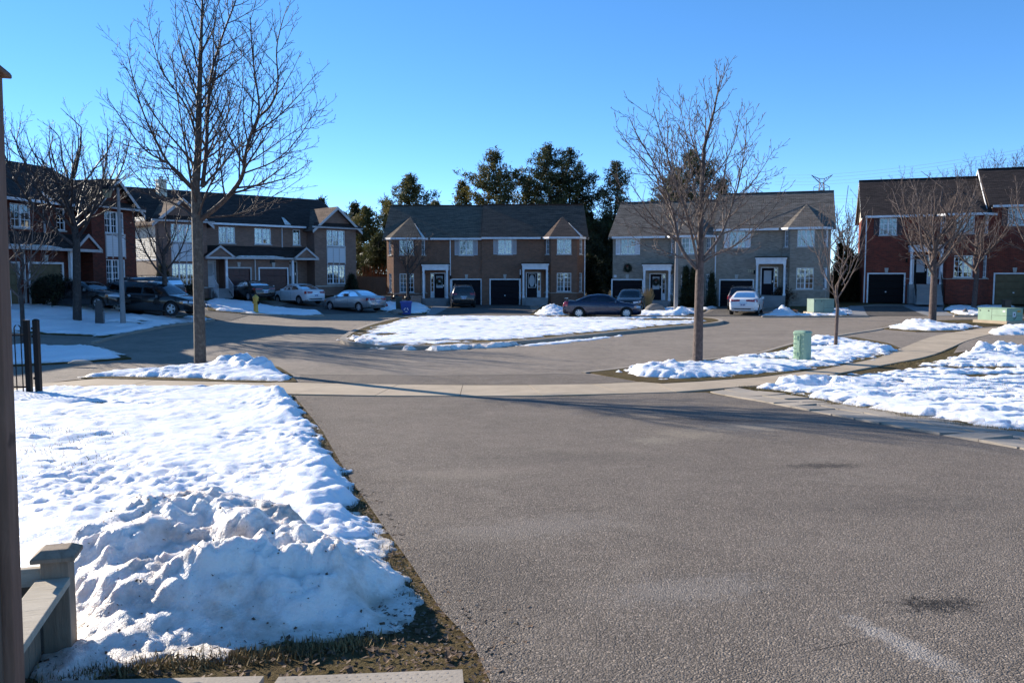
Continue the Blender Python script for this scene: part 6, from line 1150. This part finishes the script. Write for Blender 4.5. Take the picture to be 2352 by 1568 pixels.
def bin_(label, base, mat, W, Dp, H, mark=False, group='bins by the road'):
    r = thing('wheelie_bin' if not mark else 'recycling_bin', label, 'bin', base, R(8), group); mb = MB(); a, d = W/2, Dp/2; mb.prism([(-a*.8, -d*.8), (a*.8, -d*.8), (a*.8, d*.8), (-a*.8, d*.8)], 0, H, top=[(-a, -d), (a, -d), (a, d), (-a, d)]); obj('tub', mb, mat, r)
    mb = MB(); mb.box(-a-.03, a+.03, -d-.03, d+.03, H-.06, H+.01); mb.box(-a+.02, a-.02, -d+.02, d-.02, H+.01, H+.03); obj('rim', mb, mat, r)
    for i in range(5): mb = MB(); x = -a*.7+a*1.4*i/4; mb.box(x-.012, x+.012, -d*.99, -d*.86, H*.1, H*.88); obj('rib', mb, mat, r)
    if mark:
        mb = MB()
        for i in range(3):
            A = 2.094*i+.5; c = Vector((.11*math.cos(A), 0, .11*math.sin(A)+H*.36)); t = Vector((-math.sin(A), 0, math.cos(A))); n = Vector((math.cos(A), 0, math.sin(A))); y = -d*1.0-.005
            P = [c-t*.09-n*.022, c+t*.03-n*.022, c+t*.03-n*.05, c+t*.10, c+t*.03+n*.05, c+t*.03+n*.022, c-t*.09+n*.022]; P = [Vector((p.x, y, p.z)) for p in P]; mb.add(P+[p+Vector((0, .03, 0)) for p in P], [tuple(range(6, -1, -1))]+[(j, (j+1) % 7, 7+(j+1) % 7, 7+j) for j in range(7)])
        obj('recycling_mark', mb, 'white_print', r)
    return r
bin_('blue recycling bin with white arrows at the kerb', G(933, 721.5, .06), 'bin_blue', .72, .55, .80, True); bin_('small dark bin directly left of the blue one', G(916, 719, .06), 'bin_green', .42, .42, 1.05)
# green pedestal
b = G(1842, 829, .04); pd = thing('utility_pedestal', 'pale green ribbed cable pedestal with two handles on the verge', 'utility box', b, R(-52)); w, d, H = .215, .19, .88
def rrect(w, d, r, n=4): return [(sx*(w-r)+r*math.cos(a), sy*(d-r)+r*math.sin(a)) for sx, sy, a0 in ((1, 1, 0), (-1, 1, 90), (-1, -1, 180), (1, -1, 270)) for a in [R(a0+90*i/n) for i in range(n+1)]]
mb = MB(); mb.prism(rrect(w, d, .09), -.1, H-.06); obj('shell', mb, 'green_box', pd, smooth=R(40)); mb = MB(); mb.prism(rrect(w+.015, d+.015, .09), H-.06, H-.02); mb.prism(rrect(w+.015, d+.015, .09), H-.02+.0005, H+.02, top=rrect(w-.03, d-.03, .07)); obj('lid', mb, 'green_box', pd, smooth=R(40))
mb = MB(); mb.box(-.045, .045, -d-.035, -d+.005, 0, H-.07); obj('hasp_strip', mb, 'green_box', pd)
for z in (.09, .24, .38, .52, .66, .78):
    for a, c in ((-w+.02, -.06), (.06, w-.04)): mb = MB(); mb.box(a, c, -d-.012, -d+.01, z, z+.025); obj('rib', mb, 'green_box', pd)
for z in (.17, .66): mb = MB(); mb.tube([Vector((-.075, -d-.03, z)), Vector((-.075, -d-.055, z)), Vector((.075, -d-.055, z)), Vector((.075, -d-.055, z+.12)), Vector((-.075, -d-.055, z+.12)), Vector((-.075, -d-.055, z))], .009, 5); obj('handle', mb, 'green_box', pd)
def transformer(label, base, rz, W, Dp, H, mat, labels=True):
    r = thing('transformer_box', label, 'utility box', base, rz, 'green transformer boxes'); mb = MB(); mb.box(-W/2-.16, W/2+.16, -Dp/2-.16, Dp/2+.16, -.15, .14); obj('pad', mb, 'sidewalk', r)
    mb = MB(); a, d = W/2, Dp/2; mb.box(-a, a, -d, d, .141, H); obj('cabinet', mb, mat, r); mb = MB(); mb.prism([(-a-.025, -d-.025), (a+.025, -d-.025), (a+.025, d+.025), (-a-.025, d+.025)], H, H+.03, top=[(-a, -d), (a, -d), (a, d), (-a, d)]); obj('lid', mb, mat, r)
    for x in ((-a*.02), ): mb = MB(); mb.box(x-.006, x+.006, -d-.004, -d+.01, .15, H-.01); obj('seam', mb, 'bollard', r)
    mb = MB(); mb.box(0.02, a-.01, -d-.004, -d+.01, .40, .412); obj('seam', mb, 'bollard', r); mb = MB(); mb.box(a-.01, a+.004, -d+.02, d-.02, .40, .412); obj('seam', mb, 'bollard', r)
    for x in (-a*.85, -a*.25): mb = MB(); mb.lathe([(.035, 0), (.03, .02)], 8, 0, Matrix.Translation((x, -d, H-.12)) @ Matrix.Rotation(R(90), 4, 'X')); obj('bolt', mb, 'bollard', r)
    if labels:
        mb = MB(); mb.box(a-.22, a-.08, -d-.004, -d+.01, H-.16, H-.08); obj('sticker', mb, 'white_print', r); mb = MB(); mb.box(a-.01, a+.005, -d*.25, d*.12, H-.42, H-.16); obj('sticker', mb, 'white_print', r); mb = MB(); mb.box(a-.01, a+.005, d*.3, d*.72, H-.18, H-.08); obj('warning_sticker', mb, 'orange_print', r); mb = MB(); mb.box(a-.01, a+.006, -d*.12, d*.02, H-.33, H-.24); obj('sticker_print', mb, 'bollard', r)
        mb = MB(); mb.tube([Vector((a, -d*.1, .22)), Vector((a+.05, -d*.1, .22)), Vector((a+.05, d*.1, .34)), Vector((a, d*.1, .34))], .015, 5); obj('latch', mb, 'bollard', r)
    return r
transformer('large green transformer box with white sticker on a concrete pad at the right', G(2296, 741, .05), R(-70), 1.70, 1.15, .76, 'green_box'); transformer('small dull green transformer box on the lawn of the grey house', G(1884, 721, .06), R(6), 1.35, .95, .95, 'green_box_dull', False)
# lamp posts
def lamp_post(label, base, H, arm, side, r0=.115):
    r = thing('lamp_post', label, 'lamp post', base, 0, 'concrete lamp posts'); mb = MB(); mb.lathe([(r0*1.05, -.3), (r0, .2), (r0*.5, H)], 10); obj('pole', mb, 'pole_concrete', r, smooth=R(35)); mb = MB(); mb.tube([Vector((0, 0, H-.5)), Vector((side*arm*.3, 0, H+.05)), Vector((side*arm*.8, 0, H+.12)), Vector((side*arm, 0, H-.02))], .03, 6); obj('arm', mb, 'iron', r)
    h = thing_part('lantern', r, MB()); return r
def thing_part(nm, r, mb): return None
def lantern(r, x, z):
    mb = MB(); mb.prism([(x-.10, -.10), (x+.10, -.10), (x+.10, .10), (x-.10, .10)], z-.42, z-.05, top=[(x-.17, -.17), (x+.17, -.17), (x+.17, .17), (x-.17, .17)]); l = obj('lantern', mb, 'lamp_glass', r); mb = MB(); mb.prism([(x-.2, -.2), (x+.2, -.2), (x+.2, .2), (x-.2, .2)], z-.049, z+.16, top=[(x-.06, -.06), (x+.06, -.06), (x+.06, .06), (x-.06, .06)]); obj('lantern_cap', mb, 'iron', l)
    mb = MB()
    for sx in (-1, 1):
        for sy in (-1, 1): mb.tube([Vector((x+sx*.105, sy*.105, z-.42)), Vector((x+sx*.175, sy*.175, z-.05))], .012, 4)
    obj('lantern_frame', mb, 'iron', l)
b = G(283, 747, .05); lp_ = lamp_post('concrete lamp post on the shaded left lawn before the black minivan', b, 6.45, .5, -1, .125); lantern(lp_, -.5, 6.4)
b = G(1552, 721, .06); t = at(1552, 488, b.y); lp_ = lamp_post('concrete lamp post with lantern before the grey house', b, t.z-b.z, .32, -1, .14); lantern(lp_, -.32, t.z-b.z-.1)
b = G(229, 746, .05); r = thing('utility_bollard', 'short dark tapered utility post on the shaded left lawn', 'utility box', b, R(20)); mb = MB(); mb.prism(rrect(.19, .15, .03, 2), -.1, 1.0, top=rrect(.15, .12, .03, 2)); obj('shell', mb, 'bollard', r, smooth=R(35)); mb = MB(); mb.box(.151, .21, -.12, .12, 0, .6); obj('cover', mb, 'bollard_grey', r); mb = MB(); mb.prism(rrect(.13, .11, .03, 2), 1.001, 1.14); obj('cap', mb, 'bollard', r)
b = G(2311, 712, .0); r = thing('post_stump', 'brown square post showing above the large transformer', 'post', (b.x, b.y, b.z)); mb = MB(); mb.box(-.2, .2, -.2, .2, 0, .62); obj('post', mb, 'fence_wood', r); mb = MB(); mb.box(-.23, .23, -.23, .23, .62, .68); obj('cap', mb, 'fence_wood', r)
def rock(label, base, sx, sy, sz, seed, mat='stone', name='boulder', cat='rock'):
    bm = bmesh.new(); bmesh.ops.create_icosphere(bm, subdivisions=3, radius=1); rg = random.Random(seed); o = Vector((rg.uniform(0, 50), rg.uniform(0, 50), 0))
    from mathutils import noise as mn
    for v in bm.verts: f = 1+.22*mn.noise(v.co*1.4+o)+.07*mn.noise(v.co*4+o); v.co = Vector((v.co.x*sx*f, v.co.y*sy*f, max(-.3, v.co.z)*sz*f+sz*.25))
    me = bpy.data.meshes.new(name); bm.to_mesh(me); bm.free(); me.materials.append(M[mat]); me.polygons.foreach_set('use_smooth', [True]*len(me.polygons)); o = bpy.data.objects.new(name, me); C.objects.link(o); o.location = base; return tag(o, label, cat)
rock('grey boulder in the bed before the grey house', G(1503, 718, .05), .68, .5, .5, 1); rock('small dark stone beside the snow heap at the right lawn', G(2217, 719, .1), .16, .12, .22, 2); plain('ball_red', (.28, .06, .045), .5); rock('reddish round garden ball on the snow by the silver car', G(886, 703, .25), .16, .16, .17, 3, 'ball_red', 'garden_ball', 'ornament'); rock('flat grey stone left of the blue bin', G(912, 719, .15), .4, .3, .22, 4, 'stone', 'stone')
rock('orange rag lying on the snow near the small transformer', G(1822, 715, .12), .3, .2, .1, 6, 'amber', 'cloth', 'cloth'); rock('broken kerb stone on the snow strip at the left', G(186, 834, .12), .32, .1, .07, 7, 'slab', 'stone')
# stone planters by the brown house
for x0, x1, lb in ((1310, 1313, ''),): pass
for i, (px, py, w, lb) in enumerate([(888, 702, .75, 'stone block at the left end of the garden wall before the brown house'), (957, 702, .9, 'stone block left of the left porch column')]):
    p = at(px, py, 68.7); mb = MB(); mb.prism(rrect(w/2, .3, .05, 2), 0, .72); mb.prism(rrect(w/2+.05, .35, .05, 2), .72, .82); tag(obj('stone_block', mb, 'stone', loc=(p.x, 68.6, .02)), lb, 'garden wall', 'stone garden wall ends')
p = at(922, 702, 68.7); mb = MB(); mb.box(-.85, .85, -.12, .12, 0, .5); tag(obj('garden_wall', mb, 'stone', loc=(p.x, 68.6, .02)), 'low stone wall between the two stone blocks', 'garden wall')
plain('planter_iron', (.02, .018, .02), .5)
for px, lb in ((910, 'left black planter ball under the bay window'), (938, 'right black planter ball under the bay window')): p = at(px, 685, 69.0); rock(lb, (p.x, 68.62, .56), .28, .22, .3, int(px), 'planter_iron', 'planter', 'planter')
# wreaths and numbers
def wreath(label, root, u, v, d, rr, fy=0):
    mw = Matrix.Translation(root.location) @ Matrix.Rotation(root.rotation_euler.z, 4, 'Z'); rg = random.Random(int(u*100)); F = MB()
    for i in range(420): a = rg.uniform(0, 6.28); q = rr*(.76+rg.gauss(0, .12)); tufts(F, Vector((q*math.cos(a), rg.uniform(-.05, .02), q*math.sin(a))), 2, .10, rg, 0)
    r = thing('wreath', label, 'wreath', mw @ Vector((u, fy-d, v)), root.rotation_euler.z, 'christmas wreaths'); obj('greenery', F, 'wreath_green', r)
    B = MB(); B.add([(-.12, -.07, rr*.75), (0, -.09, rr*.68), (-.1, -.07, rr*.55), (.12, -.07, rr*.75), (.1, -.07, rr*.55), (-.05, -.07, rr*.3), (.05, -.07, rr*.3)], [(0, 1, 2), (1, 3, 4), (1, 5, 6)]); obj('bow', B, 'ribbon_red', r)
wreath('dark wreath on the left door of the brown house', r2, 4.42, 2.02, -.035, .31); 
dW = 7.9
wreath('dark wreath hung on the brick above the left garage of the grey house', r3, 7.9-6.68, 3.1, .05, .30); wreath('wreath on the left door of the grey house', r3, 7.9-4.42, 2.0, -.035, .26)
def text_mesh(body, size, mat, root, M4, depth=.012):
    cu = bpy.data.curves.new('house_number', 'FONT'); cu.body = body; cu.size = size; cu.extrude = depth; cu.align_x = 'CENTER'; t = bpy.data.objects.new('t', cu); C.objects.link(t); bpy.context.view_layer.update()
    me = bpy.data.meshes.new_from_object(t.evaluated_get(bpy.context.evaluated_depsgraph_get())); bpy.data.objects.remove(t); me.materials.append(M[mat]); me.transform(M4); me.name = 'house_number'; o = bpy.data.objects.new('house_number', me); C.objects.link(o); o.parent = root; return o
text_mesh('2358', .28, 'gold', r3, Matrix.Translation((W3-5.62, -.02, 2.75)) @ Matrix.Rotation(R(90), 4, 'X'))
mb = MB(); mb.box(8.38, 8.78, -.04, -.005, 2.5, 2.78); obj('number_plaque', mb, 'plastic', r1)
mb = MB(); mb.box(.10, .32, -.04, -.001, 2.35, 2.55); obj('vent', mb, 'white_trim', r3)
# ---------------------------------------------------------------- iron gate on the left
b = G(66, 908, .0); Yg = b.y
def gp(px): q = G(px, 907, 0); return q
r = thing('iron_gate', 'black iron gate with arched pickets hung on a square post', 'gate', G(67, 907)); o = r.location
x1 = G(69, 907).x-o.x; hp = 1.62
mb = MB(); mb.box(x1-.055, x1+.045, -.05, .05, -.1, hp); obj('gate_post', mb, 'iron', r)
for z in (.16, hp-.34): mb = MB(); mb.box(-1.6, x1+.015, -.018, .018, z, z+.035); obj('rail', mb, 'iron', r)
for i in range(5):
    xa = x1-.14-i*.27; mb = MB(); top = hp-.10; mb.tube([Vector((xa, 0, .03)), Vector((xa, 0, top-.06)), Vector((xa-.03, 0, top-.015)), Vector((xa-.068, 0, top)), Vector((xa-.105, 0, top-.015)), Vector((xa-.135, 0, top-.06)), Vector((xa-.135, 0, .03))], .012, 6); obj('picket', mb, 'iron', r)
g2 = G(90, 908); r = thing('iron_fence', 'black square fence post right of the gate', 'fence post', g2); mb = MB(); mb.box(-.052, .052, -.052, .052, -.1, hp); obj('post', mb, 'iron', r); mb = MB(); mb.prism([(-.056, -.056), (.056, -.056), (.056, .056), (-.056, .056)], hp, hp+.03, top=[(-.02, -.02), (.02, -.02), (.02, .02), (-.02, .02)]); obj('cap', mb, 'iron', r)
for z in (.35, 1.25, 1.42): mb = MB(); mb.box(-.10, -.052, -.02, .02, z, z+.05); obj('hinge', mb, 'iron', r)
# fence run continuing to the left out of frame, its shadow falls on the snow
r = thing('iron_fence', 'black iron picket fence running on beyond the gate', 'fence', (o.x-1.65, o.y-.05, o.z))
mb = MB(); mb.box(-.05, .05, -.05, .05, -.1, hp); obj('post', mb, 'iron', r)
for z in (.16, hp-.34): mb = MB(); mb.box(-5, -.05, -.018, .018, z, z+.035); obj('rail', mb, 'iron', r)
for i in range(36): mb = MB(); xa = -.16-i*.135; mb.tube([Vector((xa, 0, .03)), Vector((xa, 0, hp-.15))], .011, 5); obj('picket', mb, 'iron', r)
# ---------------------------------------------------------------- wooden post and rail in front
Yp = 2.8; xr = at(42, 900, Yp).x; gz = h1(xr, Yp); topz = at(20, 165, Yp).z
r = thing('wooden_post', 'tall brown wooden post with pointed cap at the left edge', 'post', (xr-.108, Yp, gz), R(15.8)); r.rotation_euler[1] = .010; H = topz-gz
mb = MB(); mb.box(-.055, .055, -.055, .055, -.2, H); p = obj('post', mb, 'post_wood', r); mb = MB(); mb.prism([(-.078, -.078), (.078, -.078), (.078, .078), (-.078, .078)], H, H+.015); mb.prism([(-.078, -.078), (.078, -.078), (.078, .078), (-.078, .078)], H+.0151, H+.075, top=[(-.01, -.01), (.01, -.01), (.01, .01), (-.01, .01)]); obj('cap', mb, 'post_wood', r)
mb = MB(); mb.box(-.085, .022, -.080, -.056, -.2, H-.42*1); obj('trim_board', mb, 'fence_wood', r)
mb = MB(); mb.box(-.085, .018, -.075, -.056, H-.415, H-.28); obj('block', mb, 'post_wood', r)
P0 = at(131, 1275, 4.0); gz = h1(P0.x, 4.0); r = thing('wooden_railing', 'weathered grey wooden railing with capped post beside the snow heap', 'railing', (P0.x, 4.0, gz), R(15.8)); H = at(133, 1278, 4.0).z-gz
mb = MB(); mb.box(-.062, .062, -.062, .062, -.2, H); obj('post', mb, 'grey_wood', r)
mb = MB(); mb.prism([(-.098, -.098), (.098, -.098), (.098, .098), (-.098, .098)], H+.0, H+.022); mb.prism([(-.098, -.098), (.098, -.098), (.098, .098), (-.098, .098)], H+.0221, H+.052, top=[(-.06, -.05), (.06, -.05), (.06, .05), (-.06, .05)]); obj('cap', mb, 'grey_wood', r)
def gz_(dx, dy): return h1(r.location.x+dx, r.location.y+dy)-gz
e = Vector((.0, -2.2, 0)); dr = e.normalized(); nr = Vector((-dr.y, dr.x, 0))*-1
zt = H-.085
mb = MB(); a = Vector((-.005, -.065, 0)); q = [a-nr*-.075, a+nr*-.075, a+e+nr*-.075, a+e-nr*-.075]; mb.slab([v+Vector((0, 0, zt+.0)) for v in q][::-1], .038); obj('top_rail', mb, 'pale_wood', r)
mb = MB(); off = nr*.045; q = [a+off, a+off+nr*.02, a+e+off+nr*.02, a+e+off]; mb.slab([v+Vector((0, 0, zt-.039)) for v in q], .09); obj('side_rail', mb, 'grey_wood', r)
n = 22
for i in range(n):
    t0 = (i+.05)/n; t1 = (i+.95)/n; q = [a+e*t0+off+nr*.0205, a+e*t0+off+nr*.04, a+e*t1+off+nr*.04, a+e*t1+off+nr*.0205]; mb = MB(); mb.slab([v+Vector((0, 0, zt-.075-random.Random(i).uniform(0, .02))) for v in q], 1.1); obj('board', mb, 'grey_wood', r)
mb = MB(); mb.box(-1.2, -.064, -.02, .02, zt-.05, zt+.04); obj('cross_rail', mb, 'pale_wood', r); mb = MB(); mb.box(-1.2, -.064, .021, .06, zt-.9, zt-.051); obj('panel_board', mb, 'fence_wood', r)
for o_ in list(C.objects):
    if o_.type == 'MESH' and o_.parent is not None and o_.parent.name.split('.')[0] in ('wooden_post', 'wooden_railing'):
        bv = o_.modifiers.new('soft_edge', 'BEVEL'); bv.width = .004; bv.segments = 2
# ---------------------------------------------------------------- pylons and wires
def pylon(label, px_c, px_top, Yd, s, rz=0):
    top = at(px_c, px_top, Yd); g = h1(40, 95); r = thing('transmission_tower', label, 'pylon', (top.x, Yd, g), rz, 'transmission towers'); H = top.z-g; k = s; mb = MB()
    def bar(a, b, w=.16): mb.tube([Vector(a)*1.0, Vector(b)*1.0], w, 4)
    wz = H-4.4*k; lv = [0, H*.25, H*.45, H*.62, wz-4*k, wz]; hwf = lambda z: (5.5-(5.5-1.0*k)*z/wz)
    for z0, z1 in zip(lv, lv[1:]):
        a, b = hwf(z0), hwf(z1)
        for sx in (-1, 1):
            for sy in (-1, 1):
                bar((sx*a, sy*a, z0), (sx*b, sy*b, z1)); 
            bar((sx*a, -a, z0), (sx*b, b, z1), .09); bar((sx*a, a, z0), (sx*b, -b, z1), .09); bar((-a, sx*a, z0), (b, sx*b, z1), .09); bar((a, sx*a, z0), (-b, sx*b, z1), .09); bar((-b, sx*b, z1), (b, sx*b, z1), .09)
    o1 = 5.6*k; w = 1.0*k
    for sy in (-.6*k, .6*k):
        for sx in (-1, 1):
            bar((sx*w, sy, wz), (sx*o1, 0, H)); bar((sx*w*.9, sy, wz), (sx*1.2*k, sy, wz+2.2*k), .1); bar((sx*1.2*k, sy, wz+2.2*k), (sx*o1, 0, H), .12)
            for t in (.2, .4, .6, .8): bar((sx*(w+(o1-w)*t), sy*(1-t), wz+(H-wz)*t), (sx*(1.2*k+(o1-1.2*k)*max(0, t-.15)), sy*(1-t), wz+2.2*k+(H-wz-2.2*k)*max(0, t-.15)), .07)
        bar((-1.2*k, sy, wz+2.2*k), (1.2*k, sy, wz+2.2*k), .1)
    cz = wz-1.0*k
    for sx in (-1, 1):
        bar((0, 0, cz+1.0*k), (sx*4.2*k, 0, cz-1.2*k), .12); bar((sx*w, 0, cz-2.0*k), (sx*4.2*k, 0, cz-1.2*k), .10)
    obj('lattice', mb, 'galvanised', r)
    for sx in (-1, 1): im = MB(); im.tube([Vector((sx*4.2*k, 0, cz-1.2*k)), Vector((sx*4.2*k, 0, cz-3.6*k))], .13, 5); obj('insulator', im, 'galvanised', r)
    return r
pylon('distant lattice pylon with winged top above the grey roof', 1888, 402, 430, .92, R(-12)); pylon('second distant pylon partly behind the right bare tree', 1738, 420, 520, .85, R(-12))
for i, (x0, y0, x1, y1) in enumerate([(1780, 402, 2420, 330), (1780, 409, 2420, 338), (1780, 417, 2420, 347), (1780, 424, 2420, 356), (1780, 447, 2420, 402), (1780, 454, 2420, 410), (1780, 461, 2420, 420)]):
    A = at(x0, y0, 500); B = at(x1, y1, 260); mb = MB(); pts = []
    for j in range(25): t = j/24; q = A.lerp(B, t); q.z -= 3.0*4*t*(1-t); pts.append(q)
    mb.tube(pts, .035, 4, cap=False); tag(obj('power_line', mb, 'galvanised'), 'thin power line wire crossing the sky above the right houses', 'wire', 'power lines above the right houses')
